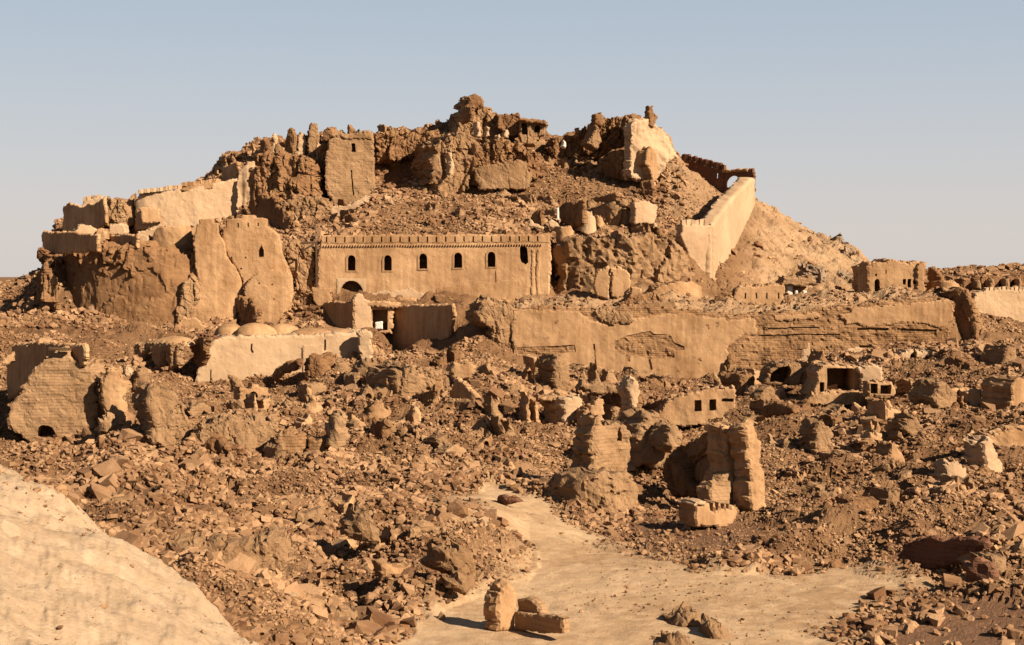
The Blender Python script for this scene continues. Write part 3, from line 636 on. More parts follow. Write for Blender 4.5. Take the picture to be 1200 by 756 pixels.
slab('plaster_coat', [(601, 364), (640, 362), (676, 366), (694, 376), (712, 380), (735, 373), (765, 370), (800, 368), (848, 372), (886, 374), (885, 391), (868, 393), (859, 401), (850, 410), (856, 420), (866, 440), (866, 468), (601, 468)], 150, 'plaster', thick=.2, parent=t, px0=858, res=.36, rough=.08, jit=.13, edge=.05, off=-.1, through=True,
     holes=[[(722, 399), (735, 393), (762, 388), (766, 391), (785, 392), (790, 401), (802, 406), (802, 410), (790, 412), (790, 419), (765, 421), (745, 417), (728, 415), (720, 408)],
            [(606, 407), (640, 406), (673, 404), (675, 412), (640, 416), (607, 415)],
            [(694.7, 403), (697, 403), (701, 444), (698.6, 444)], [(757.8, 411), (760.6, 411), (765, 433), (762.6, 434)], [(732, 415), (738, 417), (738, 424), (733, 422)]])
slab('plaster_coat', [(984, 369), (1010, 361), (1050, 357), (1112, 352), (1117, 357), (1117, 378), (1100, 383), (1085, 379), (1050, 378), (1010, 382), (992, 380)], 150, 'plaster', thick=.2, parent=t, px0=858, rough=.08, jit=.16, edge=.06, off=-.1)
slab('plaster_coat', [(898, 432), (915, 428), (940, 418), (943, 401), (949, 401), (952, 416), (985, 412), (1000, 408), (1040, 409), (1066, 406), (1112, 402), (1110, 440), (898, 462)], 150, 'pale', thick=.2, parent=t, px0=858, rough=.08, jit=.16, edge=.06, off=-.1, holes=[[(948.4, 400), (950.8, 400), (951.5, 418), (949.3, 418)]], through=True)
slab('plaster_coat', [(906, 370), (930, 368), (960, 366), (962, 372), (935, 375), (908, 374)], 150, 'plaster', thick=.2, parent=t, px0=858, rough=.08, jit=.16, edge=.05, off=-.13)
slab('fallen_facing', [(695, 366), (720, 362), (742, 368), (745, 377), (715, 381), (697, 374)], 149.8, 'earth_light', thick=.6, parent=t, px0=720, rough=.2, jit=.2, off=-.05)
S('coping_wall', 'low pale brick strip on top of the long rampart under the cracked slabs', 'wall', [(745, 358), (748, 353), (790, 352), (793, 360), (786, 364), (746, 364)], 150.8, 'brick_tan', thick=1)

# --- domed building
t = thing('domed_building', 330, 440, 139.5, 'low pale building with a row of shallow domes on its roof', 'building')
slab('wall', [(228, 460), (231, 436), (240, 414), (247, 400), (262, 395), (330, 393), (420, 390), (432, 390), (435, 400), (434, 425), (432, 460)], 139.5, 'pale', thick=11, parent=t, px0=330, yaw=9, res=.34, rough=.08, jit=.1, edge=.15, hdepth=.4,
     holes=[[(294.5, 403), (296.5, 403), (296, 409), (298, 413), (296, 414), (293.8, 410)], rect(352.5, 407, 354, 421), rect(379.8, 398, 382, 410.5), [(246.5, 433), (248, 433), (248, 453), (246.5, 453)]])
slab('wall_edge', [(420, 391), (427, 389), (435, 392), (436, 424), (427, 428), (422, 410)], 138.9, 'pale', thick=1, parent=t, rough=.14, jit=.15)
slab('raised_panel', [(354.5, 404.5), (372, 404), (379, 403), (379, 440), (354.5, 440)], 139.5, 'pale', thick=.3, parent=t, px0=330, yaw=9, rough=.04, jit=.03, edge=.04, off=-.1)
for i, (px, Y, r, h) in enumerate([(269, 144, 1.35, .95), (299, 143, 1.85, 1.05), (331, 146, 1.6, .9), (366, 144, 2.0, .55), (395, 145, 1.7, .5)]):
    dome('dome', px, Y, 7.72, r, h, 'plaster', t, i)
for px in (385, 405): 
    pass
t = thing('broken_vault', 215, 410, 137, 'collapsed shallow vault with dark hollow left of the domed building', 'building')
dome('dome', 206, 139, P(139, 405), 1.9, .8, 'plaster', t, 5)
slab('wall', [(156, 402), (175, 400), (200, 403), (210, 402), (207, 430), (196, 432), (192, 412), (188, 428), (180, 426), (172, 410), (160, 424), (155, 420)], 138, 'earth_light', thick=3, yaw=-40, parent=t, rough=.2, jit=.2)
slab('shaded_face', [(232, 394), (245, 396), (240, 415), (231, 432), (224, 425), (222, 405), (228, 393)], 138.4, 'earth', thick=1.5, yaw=-55, parent=t)
tube('arch_rim', [W3(209, 423, 136.5), W3(209.5, 415, 136.5), W3(212, 409, 136.5), W3(217, 405, 136.5), W3(223, 401, 136.6), W3(230, 394.5, 136.8)], .06, 'pale', t)
slab('roof_lattice', [(229, 392), (233, 389.5), (256, 394), (254, 397.5), (232, 395)], 137, 'red_brick', thick=.5, parent=t, rough=.03, jit=.03, edge=.03, holes=[rect(234+i*4.3, 391.6+i*.8, 236.6+i*4.3, 394.2+i*.8) for i in range(4)], hdepth=.3)

# --- cracked bastion, left of the garrison
S('cracked_bastion', 'left half of the cracked plastered bastion, leaning slab with slot openings', 'tower', [(227, 285), (230, 262), (233, 262), (233, 257), (250, 256), (251, 261), (256, 262), (257, 274), (263, 284), (266, 300), (276, 314), (284, 330), (284, 350), (276, 372), (262, 392), (236, 392), (210, 386), (226, 360), (233, 335), (228, 310)], 161, 'plaster', thick=4, bulge=.45, rough=.12, jit=.05, yaw=8)
t = thing('cracked_bastion', 300, 388, 161.5, 'right half of the cracked plastered bastion with one pointed window', 'tower')
slab('wall', [(261, 290), (260, 268), (264, 266), (265, 257), (283, 255.5), (284, 251.5), (298, 252), (299, 255), (312, 256), (313, 265), (327, 275), (331, 298), (340, 320), (344, 345), (333, 376), (312, 390), (290, 390), (284, 366), (279, 345), (285, 330), (271, 307)], 162, 'plaster', thick=4, bulge=.3, rough=.12, jit=.05, yaw=6, parent=t, px0=300, hdepth=1.2,
     holes=[[(303, 301), (303, 293), (306, 287), (309, 293), (309, 301)]]+[rect(x, 261, x+1.6, 267) for x in (278, 290, 301.5)]+[rect(x, y, x+2, y+2) for x, y in ((270, 301), (287, 301), (281, 314), (305, 332), (322, 334), (296, 352), (322, 352))])
slab('rounded_foot', [(284, 338), (298, 322), (318, 315), (338, 318), (343, 332), (342, 355), (330, 372), (314, 386), (304, 378), (288, 356)], 160.9, 'plaster', thick=1.2, bulge=.25, rough=.1, parent=t, yaw=6, px0=300, jit=.1, holes=[rect(x, y, x+1.8, y+1.8) for x, y in ((303, 331), (318, 333), (296, 348), (320, 350), (306, 362))], hdepth=.6, edge=.5)
slab('raised_band', [(264, 266), (315, 265), (315, 268), (264, 269)], 162, 'plaster', thick=.3, bulge=.3, parent=t, px0=300, rough=.04, jit=.04, edge=.05, off=-.05)
S('dark_cleft_wall', 'dark shaded broken wall at the foot of the cracked bastion', 'wall remnant', [(272, 372), (279, 345), (290, 348), (304, 372), (303, 388), (268, 390)], 160.4, 'earth', thick=2, yaw=-50)
t = thing('timber_prop', 372, 340, 163.8, 'thin dark timber frame propping the left corner of the garrison building', 'prop')
tube('post', [W3(371, 346, 163.6), W3(370.5, 300, 163.7), W3(370.5, 285, 163.8)], .12, 'wood', t)
tube('beam', [W3(352, 285, 163.4), W3(372, 284, 163.8)], .12, 'wood', t)
tube('brace', [W3(354, 294, 163.4), W3(368, 286, 163.6)], .09, 'wood', t)
S('ruined_corner', 'ragged earth bank between the cracked bastion and the garrison', 'earth bank', [(334, 290), (345, 284), (368, 288), (370, 330), (372, 345), (362, 356), (348, 345), (338, 318)], 165.5, 'earth_light', thick=3, gully=.4, rough=.25, jit=.25)

# --- great left bastion
t = thing('great_bastion', 135, 378, 164, 'huge rounded brown earth bastion at the far left, crumbling along its top', 'bastion')
slab('earth_core', [(46, 300), (60, 289), (80, 292), (112, 288), (150, 291), (180, 294), (196, 300), (203, 318), (205, 345), (213, 370), (206, 384), (180, 388), (90, 388), (40, 392), (42, 350), (44, 320)], 160.5, 'earth', thick=7, bulge=5.5, gully=.12, rough=.16, jit=.2, crumb=.09, parent=t, res=.42, yaw=-22, batter=.08, px0=140)
slab('crumbled_rim', [(47, 302), (60, 287), (80, 290), (112, 286), (150, 289), (182, 292), (196, 299), (200, 312), (196, 320), (188, 318), (176, 326), (160, 322), (130, 328), (100, 316), (70, 320), (46, 316)], 160.9, 'earth', thick=3, bulge=4.6, gully=.3, rough=.3, crumb=.4, jit=.28, edge=.25, parent=t, res=.36, yaw=-22, px0=140)
slab('top_wall', [(48, 275), (52, 270), (80, 272), (114, 275), (114, 294), (60, 298), (49, 296)], 165, 'plaster_warm', thick=1.5, yaw=-48, parent=t, px0=60)
slab('flank', [(40, 384), (44, 330), (47, 290), (54, 296), (60, 330), (58, 386)], 164, 'earth', thick=5, yaw=-55, parent=t)
S('buttress_chunk', 'rough brown buttress between the great bastion and the cracked bastion', 'wall remnant', [(214, 330), (226, 322), (234, 330), (233, 352), (222, 375), (208, 385), (204, 370), (212, 350)], 160.2, 'earth_light', thick=2.5, gully=.3, yaw=12)
S('toppled_slab', 'slanting slab of pale plaster at the foot of the cracked bastion', 'slab', [(212, 372), (232, 374), (246, 388), (240, 398), (222, 390), (206, 382)], 157.5, 'plaster', thick=1.5, yaw=5)
S('parapet_block', 'longer white-topped block on the great bastion wall, second from its left end', 'block', [(88, 270), (92, 264), (106, 264), (114, 270), (113, 276), (89, 274)], 165.5, 'pale', thick=1.5, yaw=20)
S('parapet_block', 'square pale block between two dark gaps over the great bastion', 'block', [(127, 275), (128, 264), (146, 264), (146, 276)], 166.5, 'pale', thick=1.5, rough=.05)
S('bastion_pier', 'left lit pier over the great bastion, beside the dark gap', 'pier', [(113, 293), (114, 268), (124, 268), (126, 293)], 165, 'plaster', thick=2)
S('bastion_pier', 'right lit pier over the great bastion, beside the dark gap', 'pier', [(158, 292), (160, 274), (173, 276), (173, 293)], 165, 'pale', thick=2)
S('shaded_gap_wall', 'dark shaded wall in the gap over the great bastion', 'wall', [(124, 276), (160, 275), (160, 292), (124, 294)], 167, 'plaster_warm', yaw=-55, thick=2, px0=125)
S('folded_wall', 'pale folded plaster wall with slanting cracks over the right of the great bastion', 'wall', [(172, 290), (176, 276), (184, 268), (200, 266), (222, 264), (224, 296), (205, 299), (188, 300), (174, 294)], 165, 'plaster', thick=2, rough=.25, bulge=1.2, rs=2.5)
S('stepped_wall', 'narrow pale wall rising behind the cracked bastion', 'wall', [(160, 270), (200, 267), (222, 264), (230, 262), (230, 275), (160, 278)], 170, 'pale', thick=1.5)
S('dark_void_wall', 'black shaded hollow between the folded wall and the cracked bastion', 'wall', [(192, 298), (226, 296), (229, 332), (216, 350), (210, 328)], 163.4, 'earth', thick=2.5, yaw=-55)

# --- upper left walls
S('corner_tower', 'dark shaded corner tower at the left end of the upper walls', 'tower', [(72, 272), (74, 241), (80, 238), (96, 242), (110, 238), (122, 232), (124, 262), (108, 270)], 187, 'plaster_warm', yaw=-50, thick=5, px0=74, rough=.1)
t = thing('upper_parapet', 106, 240, 190, 'short crenellated parapet above the dark corner tower', 'wall')
slab('wall', [(96, 246), (97, 235), (117, 231), (124, 229), (124, 245)], 190, 'pale', thick=1, parent=t, px0=106)
merlons(t, 4, (99, 235), (115, 232), 190, 0, 106, .45, .5, .5, 'pale')
S('hollow_ruin', 'brown broken turret with a dark side at the left of the bright upper wall', 'turret', [(118, 262), (118, 240), (124, 232), (135, 231), (150, 234), (158, 226), (160, 262), (140, 270)], 186, 'earth_light', thick=4, bulge=1.5, yaw=12, rough=.3)
t = thing('bright_upper_wall', 225, 262, 186.5, 'bright smooth curtain wall stepping up the left shoulder of the hill', 'wall')
slab('wall', [(158, 268), (159, 236), (162, 226), (180, 224), (211, 221), (213, 224), (232, 218), (250, 215), (268, 211), (292, 200), (292, 264), (260, 272), (225, 272), (200, 270)], 186.5, 'pale', thick=2.4, yaw=12, parent=t, px0=225, rough=.14, jit=.14, bulge=1.5, res=.4, gully=.12)
merlons(t, 5, (196, 222), (211, 221), 186.5, 12, 225, .4, .5, .5, 'pale')
merlons(t, 12, (164, 226), (192, 223), 186.3, 12, 225, .3, .45, .5, 'pale')
merlons(t, 12, (215, 217.5), (250, 214), 186.6, 12, 225, .32, .45, .5, 'plaster')
slab('crumbled_top', [(212, 226), (213, 218), (232, 214), (240, 215), (250, 214), (250, 222)], 186.8, 'plaster', thick=1.5, parent=t, yaw=5)
slab('patched_panel', [(163, 243), (186, 244), (188, 262), (166, 262)], 186.5, 'plaster', thick=.5, yaw=12, px0=225, off=-.25, parent=t, rough=.05, edge=.1)
S('dark_block_ruin', 'dark square ruin block on the skyline left of the crest', 'wall remnant', [(259, 214), (259, 196), (276, 190), (280, 200), (272, 216)], 192, 'plaster_warm', yaw=-50, thick=3, px0=262)
S('rising_shoulder', 'pale fluted earth shoulder at the right end of the bright upper wall', 'earth bank', [(272, 222), (282, 200), (293, 190), (300, 188), (297, 232), (286, 240), (275, 238)], 188, 'pale', thick=3, gully=.4, yaw=10)

# --- crest, left part
S('crest_rock', 'broad brown crumbling rock face under the left crest', 'rock face', [(280, 198), (298, 183), (325, 178), (345, 182), (362, 188), (368, 210), (374, 235), (388, 252), (378, 264), (350, 262), (330, 252), (310, 238), (294, 225)], 187.5, 'earth', thick=5, bulge=3.5, gully=.7, rough=.5, jit=.4, yaw=-5, rs=2.2)
S('shaded_side_wall', 'dark smooth wall falling away below the left crest rock', 'wall', [(291, 196), (301, 194), (303, 228), (320, 233), (336, 250), (348, 268), (320, 272), (292, 262)], 186.4, 'earth', yaw=-48, thick=3, px0=292, crumb=.15, jit=.4)
S('pale_debris_fan', 'pale rubble fan spilling beneath the left crest rock', 'debris', [(325, 236), (345, 232), (378, 232), (388, 240), (386, 250), (360, 262), (345, 262)], 183.2, 'earth_light', thick=2.5, rough=.5, jit=.4, rs=.8)
for px, top, bot, w, m, y, lab in [
    (309, 162, 184, 11, 'earth', -40, 'slanting dark stub, leftmost on the left crest'),
    (322, 157, 186, 5, 'pale', 10, 'thin pale post of earth on the left crest'),
    (339, 150, 184, 11, 'earth', -40, 'dark stub behind the pale niche wall on the left crest'),
    (353, 155, 186, 10, 'pale', 12, 'narrow pale fluted pier on the left crest'),
    (368, 143, 182, 14, 'earth_light', 10, 'tallest rounded pier on the left crest'),
    (384, 148, 166, 12, 'earth', -20, 'dark rounded lump beside the square crest tower'),
    (398, 152, 162, 7, 'earth_light', 0, 'little stub at the top left corner of the square crest tower'),
    (409.5, 145, 160, 6, 'earth', 0, 'knobbed spike on top of the square crest tower'),
    (327, 168, 190, 9, 'earth_light', 15, 'squat tan pier between the post and the dark stub of the left crest'),
    (373, 166, 190, 5, 'pale', 10, 'pale rib under the tallest rounded crest pier'),
    (458, 150, 162, 6, 'earth', 0, 'small dark stub right of the square crest tower'),
    (432, 152, 164, 10, 'pale', 10, 'small pale block on the right corner of the square crest tower')]:
    h = bot-top; S('crest_stub', lab, 'wall remnant', [(px-w/2, bot), (px-w/2*.9, top+h*.3), (px-w*.2, top), (px+w*.28, top+h*.06), (px+w*.5, top+h*.35), (px+w*.5, bot)], 196-(.03*(px-300)), m, thick=1.4, yaw=y, rough=.22, jit=.15)
S('niche_wall', 'pale wall with arched hollows under the left crest stubs', 'wall', [(340, 186), (342, 162), (352, 158), (372, 160), (382, 172), (375, 178), (362, 186)], 195, 'earth_light', thick=2, holes=[arch(344, 167, 349, 182), arch(362, 168, 370, 178)], hdepth=1.4, yaw=8)
S('dark_recess_wall', 'dark shaded recess left of the square crest tower', 'rock face', [(358, 190), (372, 172), (386, 166), (386, 238), (374, 228), (364, 208)], 194, 'earth', thick=3, yaw=-52, px0=370)
t = thing('crest_tower', 411, 240, 190, 'square tan brick tower with slit window and long vertical crack on the crest', 'tower')
slab('wall', [(386, 161), (392, 158), (410, 157), (437, 156), (438, 170), (440, 200), (440, 222), (428, 231), (408, 243), (399, 252), (390, 247), (389, 234), (383, 222), (381, 202), (382, 180)], 190, 'brick_tan', thick=7, holes=[rect(412, 168, 416.5, 178), [(411, 199), (412.5, 199), (416.3, 229), (414.5, 229)]], hdepth=1.6, parent=t, px0=411, yaw=8, rough=.12, jit=.12, res=.36)
slab('crumbled_rim', [(386, 162), (386, 158), (400, 156), (408, 158), (425, 154), (436, 155), (437, 163)], 189.8, 'earth_light', thick=2, parent=t, px0=411, yaw=8, rough=.2, jit=.2)
S('tower_apron', 'smooth slope of earth at the foot of the square crest tower', 'earth bank', [(389, 242), (412, 240), (430, 228), (426, 240), (408, 252), (398, 266), (390, 276), (376, 282), (384, 262)], 184, 'pale', thick=3, rough=.15, edge=.6)
S('small_fin', 'small dark-sided fin beside the foot of the crest tower', 'wall remnant', [(388, 276), (392, 256), (397, 250), (398, 276)], 180, 'plaster', thick=2, yaw=30)
S('hillside_boulder', 'dark hollow boulder on the slope above the left half of the garrison', 'boulder', [(402, 262), (404, 251), (412, 249), (419, 257), (417, 266), (408, 268)], 178, 'earth', thick=2, yaw=-45, rough=.3)

# --- crest, middle
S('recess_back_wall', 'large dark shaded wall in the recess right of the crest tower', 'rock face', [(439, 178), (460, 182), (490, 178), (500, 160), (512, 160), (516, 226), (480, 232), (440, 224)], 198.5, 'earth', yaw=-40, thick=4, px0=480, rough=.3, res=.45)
S('crest_bank', 'rubbly earth bank along the skyline right of the crest tower', 'earth bank', [(440, 178), (441, 158), (462, 154), (490, 155), (512, 152), (520, 160), (500, 182), (470, 188), (442, 190)], 197, 'earth', thick=5, rough=.4, jit=.35, rs=1)
S('overhanging_rock', 'brown overhanging rock face with pale ribs at the right of the dark recess', 'rock face', [(510, 170), (525, 158), (548, 160), (560, 175), (556, 200), (548, 222), (530, 232), (512, 228), (508, 205)], 190, 'earth_light', thick=7, gully=.7, rough=.45, jit=.35, yaw=22, rs=2)
S('central_rock', 'big domed rock with a smooth plastered lower face under the summit', 'rock face', [(545, 200), (548, 180), (562, 165), (590, 163), (615, 170), (632, 180), (640, 205), (618, 212), (598, 208), (562, 212), (548, 214)], 191, 'earth', thick=6, bulge=2.5, gully=.5, rough=.45, jit=.3, yaw=8, rs=2)
S('plastered_face', 'smooth tan plaster face at the foot of the big domed rock', 'wall', [(554, 198), (568, 193), (592, 191), (606, 187), (618, 190), (624, 206), (616, 222), (560, 222)], 190.2, 'earth_light', crumb=.08, thick=3, bulge=.8, rough=.18)
S('summit_ruin', 'pointed ruined peak on the very top of the hill', 'tower', [(516, 170), (522, 156), (536, 142), (545, 124), (550, 113), (556, 111), (564, 114), (569, 124), (580, 131), (588, 140), (600, 150), (606, 170), (560, 176)], 198, 'earth_light', thick=6, rough=.5, jit=.4, bulge=2, yaw=12, gully=.4, rs=1.4)
S('masonry_knob', 'small knob of masonry capping the summit ruin', 'wall remnant', [(547, 124), (548, 114), (556, 110), (563, 113), (566, 122), (560, 128)], 196.5, 'earth', thick=1.8, rough=.25)
S('summit_buttress', 'dark slab leaning left below the summit knob', 'wall remnant', [(537, 142), (545, 124), (554, 124), (552, 142), (540, 145)], 196.5, 'earth', thick=2, yaw=-45)
t = thing('summit_terrace', 598, 150, 198, 'flat-topped broken rooms right of the summit peak', 'building')
slab('upper_wall', [(582, 150), (583, 134), (608, 133), (610, 140), (611, 158), (596, 158)], 197, 'earth', thick=3, parent=t, rough=.2)
slab('lower_wall', [(608, 160), (609, 139), (625, 140), (640, 143), (640, 156), (632, 160), (626, 170), (612, 168)], 195.5, 'earth_light', thick=3, parent=t, rough=.2, holes=[arch(611, 143, 618, 158), arch(626, 146, 633, 155)], hdepth=2)
slab('lintel', [(607, 142), (609, 138), (639, 141), (641, 146), (622, 144)], 194.8, 'earth', thick=3, parent=t, rough=.12)
for px, a_, b_, w, lab in [(562, 142, 160, 5, 'thin pale rib below the summit peak, leftmost of three'), (573, 148, 160, 4, 'short pale rib below the summit peak, middle of three'), (594, 152, 162, 5, 'pale rib below the flat-topped summit rooms'), (527, 156, 172, 5, 'pale post on the shoulder left of the summit'), (529, 175, 205, 4, 'long pale rib down the overhanging rock'), (586, 158, 172, 5, 'small pale fin above the big domed rock')]:
    S('rock_rib', lab, 'rock rib', [(px-w/2, b_), (px-w*.3, a_), (px+w*.4, a_+1), (px+w/2, b_)], 189 if a_ > 170 else 193.5, 'pale', thick=1, yaw=25, rough=.15)
# --- crest, right
S('right_crest_rock', 'rugged brown rock ridge on the skyline left of the tall pale cliff', 'rock face', [(640, 176), (646, 164), (664, 160), (676, 158), (690, 148), (697, 140), (706, 138), (716, 140), (728, 136), (742, 136), (744, 176), (720, 184), (700, 188), (684, 180), (668, 186), (650, 188)], 199, 'earth', thick=5, rough=.6, jit=.4, gully=.6, rs=1.8)
S('skyline_stub', 'small square stub on the ridge left of the tall pale cliff', 'wall remnant', [(697, 144), (698, 133), (705, 131), (708, 142), (705, 148)], 196, 'earth', thick=1.6, yaw=12)
S('skyline_stub', 'tiny leaning stub at the dip of the skyline right of the summit', 'wall remnant', [(673, 160), (674, 150), (678, 150), (679, 162)], 198, 'earth', thick=1)
S('skyline_hump', 'dark rounded hump of masonry next to the tall pale cliff', 'wall remnant', [(722, 150), (728, 136), (740, 134), (745, 142), (742, 156)], 196, 'earth', thick=2.4, yaw=-30, rough=.3)
S('pale_spur', 'narrow pale-sided spur under the right skyline ridge', 'rock rib', [(690, 168), (699, 146), (704, 150), (706, 166), (700, 176)], 195.5, 'earth_light', thick=2, gully=.4, yaw=20)
S('white_stone', 'bright white stone on the slope below the dip of the skyline', 'boulder', [(657, 170), (660, 163), (664, 168), (663, 173)], 197, 'white', thick=.8, rough=.08)
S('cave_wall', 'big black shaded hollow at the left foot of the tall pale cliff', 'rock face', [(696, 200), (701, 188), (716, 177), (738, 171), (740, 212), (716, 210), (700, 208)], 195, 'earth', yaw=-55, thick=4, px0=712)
t = thing('tall_pale_cliff', 766, 215, 193, 'tall bright remnant of the upper castle wall with a dark left side', 'wall remnant')
slab('wall', [(741, 152), (744, 142), (752, 139), (764, 138), (776, 150), (786, 160), (791, 170), (795, 184), (784, 188), (778, 196), (773, 208), (770, 226), (766, 228), (763, 212), (752, 211), (742, 209), (740, 180)], 191.5, 'pale', thick=1.6, yaw=26, gully=.45, rough=.3, jit=.2, parent=t, px0=766, res=.36)
slab('lower_fold', [(758, 178), (762, 170), (769, 178), (772, 196), (770, 214), (765, 212), (762, 196), (757, 192)], 190.2, 'plaster', thick=1.5, yaw=40, parent=t, rough=.15)
slab('cap_stack', [(759, 148), (760, 134), (759.5, 124), (764.5, 122.5), (766, 131), (770, 136), (770, 142), (767, 150)], 191.5, 'earth', thick=1.6, yaw=8, parent=t, rough=.15)
slab('right_ridge', [(768, 150), (778, 150), (788, 162), (796, 180), (796, 188), (784, 188), (774, 180), (768, 170)], 193.5, 'plaster', thick=3, yaw=45, parent=t, rough=.3, gully=.3)
S('cliff_root', 'dark broken root of masonry under the tall pale cliff', 'wall remnant', [(748, 226), (750, 212), (762, 210), (767, 222), (764, 230)], 189.5, 'earth', thick=2, yaw=-40)
# brown crenellated wall and gate
t = thing('brown_crenellated_wall', 822, 205, 204, 'dark brown crenellated wall sloping down from the tall cliff to the gate', 'wall')
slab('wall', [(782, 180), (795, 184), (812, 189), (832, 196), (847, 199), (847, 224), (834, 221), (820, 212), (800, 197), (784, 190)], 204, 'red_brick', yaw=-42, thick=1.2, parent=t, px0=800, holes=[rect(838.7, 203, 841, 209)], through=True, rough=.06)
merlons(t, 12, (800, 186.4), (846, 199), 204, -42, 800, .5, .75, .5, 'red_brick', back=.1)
t = thing('arched_gate', 865, 222, 199, 'dark brown gate with an open arch showing sky at the end of the crenellated wall', 'gate')
slab('wall', [(845, 226), (845, 200), (875, 198), (876, 201), (876, 226)], 199, 'red_brick', yaw=-42, thick=.9, parent=t, px0=860, holes=[arch(851, 206, 868.5, 219.5, 10, 1)], through=True, rough=.05, jit=.05)
slab('side_pier', [(874, 226), (875, 200), (883, 197), (884, 212), (883, 226)], 197.2, 'red_brick', yaw=-42, thick=1.6, parent=t, rough=.08)
slab('coping', [(845, 202.5), (846, 199), (862, 198), (875, 197.4), (875, 201)], 198.7, 'plaster', yaw=-42, thick=1.2, parent=t, px0=860, rough=.06)
# --- stairway wall
t = thing('bright_stair_wall', 860, 300, 185, 'brilliantly lit smooth wall climbing the hill to the arched gate', 'wall')
slab('climbing_wall', [(834, 266), (842, 254), (852, 241), (862, 229), (872, 219), (881, 209), (885, 209.5), (886, 240), (872, 270), (856, 305), (846, 340), (840, 356), (833, 356)], 173, 'pale', yaw=70, thick=1.6, parent=t, px0=835, rough=.1, jit=.1, res=.5, shade=True)
slab('front_wall', [(798, 276), (800, 264), (830, 264), (834, 262), (838, 266), (840, 356), (832, 352), (818, 326), (806, 298)], 172.4, 'pale', yaw=14, thick=1.6, parent=t, px0=818, rough=.08, shade=True)
merlons(t, 6, (802.5, 264.5), (828, 264.5), 172.4, 14, 818, .42, .7, .5, 'pale')
# --- round ruins on the middle slope
S('fluted_round_tower', 'squat round ruin with fluted dark side and pale right side on the middle slope', 'tower', [(700, 272), (702, 243), (720, 236), (740, 231), (760, 234), (768, 240), (769, 266), (758, 266), (748, 270), (724, 274)], 180, 'earth_light', thick=4, bulge=3.2, gully=.3, rough=.15, yaw=8)
S('pale_tower_face', 'pale plastered right face of the squat fluted ruin', 'wall', [(744, 264), (745, 238), (760, 236), (770, 241), (769, 265), (757, 262)], 178.8, 'pale', thick=1, yaw=25, rough=.1)
S('stub_leg', 'short pale leg under the squat fluted ruin, left of the dark hole', 'pier', [(750, 276), (751, 264), (757, 263), (757, 277)], 178.6, 'pale', thick=.8, yaw=20)
S('stub_leg', 'short pale leg under the squat fluted ruin, right of the dark hole', 'pier', [(766, 275), (766, 262), (770, 262), (771, 276)], 178.6, 'pale', thick=.8, yaw=20)
S('dark_gallery', 'low dark slanting gallery above the squat fluted ruin', 'wall', [(692, 234), (696, 230), (722, 224), (724, 230), (722, 238), (698, 237)], 184, 'earth', yaw=-58, thick=2, px0=694)
S('pale_round_turret', 'pale round turret stump on the middle slope', 'turret', [(676, 270), (676, 254), (683, 247), (693, 248), (701, 256), (700, 268), (690, 275)], 176, 'pale', thick=3, bulge=1.4, rough=.15)
S('pale_round_turret', 'smaller tan turret stump just right of the pale round turret', 'turret', [(696, 262), (699, 252), (706, 254), (709, 262), (704, 268)], 176.4, 'plaster', thick=2, bulge=1)
S('white_post', 'thin white post left of the pale round turret', 'post', [(652.5, 258), (652.5, 244), (655, 243), (655.5, 258)], 176, 'white', thick=.3, rough=.03, jit=.02, edge=.05)
S('small_pale_block', 'pale rounded block below the thin white post', 'block', [(643, 268), (643, 259), (650, 257), (654, 262), (652, 268)], 174.5, 'pale', thick=1.4)
S('pale_slab', 'pale slab over the right end of the garrison parapet', 'block', [(618, 266), (619, 257), (622, 255), (624, 263), (637, 265), (637, 268), (622, 268)], 173, 'pale', thick=.8, rough=.05)
S('dark_shelter', 'dark shaded shelter wall left of the pale round turret', 'wall', [(655, 246), (660, 236), (684, 234), (684, 262), (672, 266), (657, 262)], 178.5, 'earth', yaw=-56, thick=2.5, px0=657)
S('slope_stub', 'dark hollow stub over the right end of the garrison building', 'wall remnant', [(610, 268), (616, 262), (626, 246), (634, 246), (634, 268)], 176, 'earth', yaw=-50, thick=2)
S('fallen_tile_panel', 'tan fallen panel beneath the small pale block above the garrison', 'slab', [(655, 280), (658, 266), (668, 265), (674, 274), (670, 288), (660, 290)], 170, 'plaster', thick=1.6, bulge=.8, yaw=10)
# --- lower rock mass right of the garrison
S('scooped_rock_mass', 'big scooped brown rock mass right of the garrison building', 'rock face', [(652, 300), (658, 285), (675, 276), (700, 280), (730, 276), (765, 277), (795, 284), (806, 296), (818, 318), (828, 338), (818, 352), (790, 358), (700, 360), (664, 358), (652, 345), (660, 328)], 165.4, 'earth_light', thick=7, bulge=4, gully=.55, rough=.4, jit=.3, yaw=6, rs=2.4, res=.45)
t = thing('split_plaster_slab', 718, 352, 162.5, 'large split plaster slab leaning on the foot of the scooped rock mass', 'slab')
slab('left_half', [(694, 336), (698, 319), (713, 312), (714.5, 349), (700, 349)], 161.6, 'plaster', thick=1.4, parent=t, rough=.08, yaw=-6)
slab('right_half', [(716, 348), (715.5, 313), (727, 314), (739, 321), (740, 336), (733, 350)], 161.4, 'plaster', thick=1.4, parent=t, rough=.08)
slab('corner_piece', [(734, 352), (742, 336), (751, 337), (752, 344), (744, 356), (736, 356)], 160.8, 'plaster', thick=1, parent=t, rough=.1)
S('smooth_cone', 'smooth tan cone of earth sweeping out below the stair wall', 'earth bank', [(752, 350), (772, 336), (790, 331), (812, 330), (826, 336), (829, 346), (818, 358), (796, 360), (770, 358)], 162.4, 'plaster', thick=4, bulge=1.5, rough=.18, yaw=14)
S('small_cave_heap', 'low heap with a dark hole at the foot of the smooth cone', 'heap', [(722, 358), (740, 346), (765, 343), (782, 350), (794, 360), (760, 362)], 156.4, 'earth', thick=3, rough=.25, holes=[arch(778, 349, 785, 356)], hdepth=1)
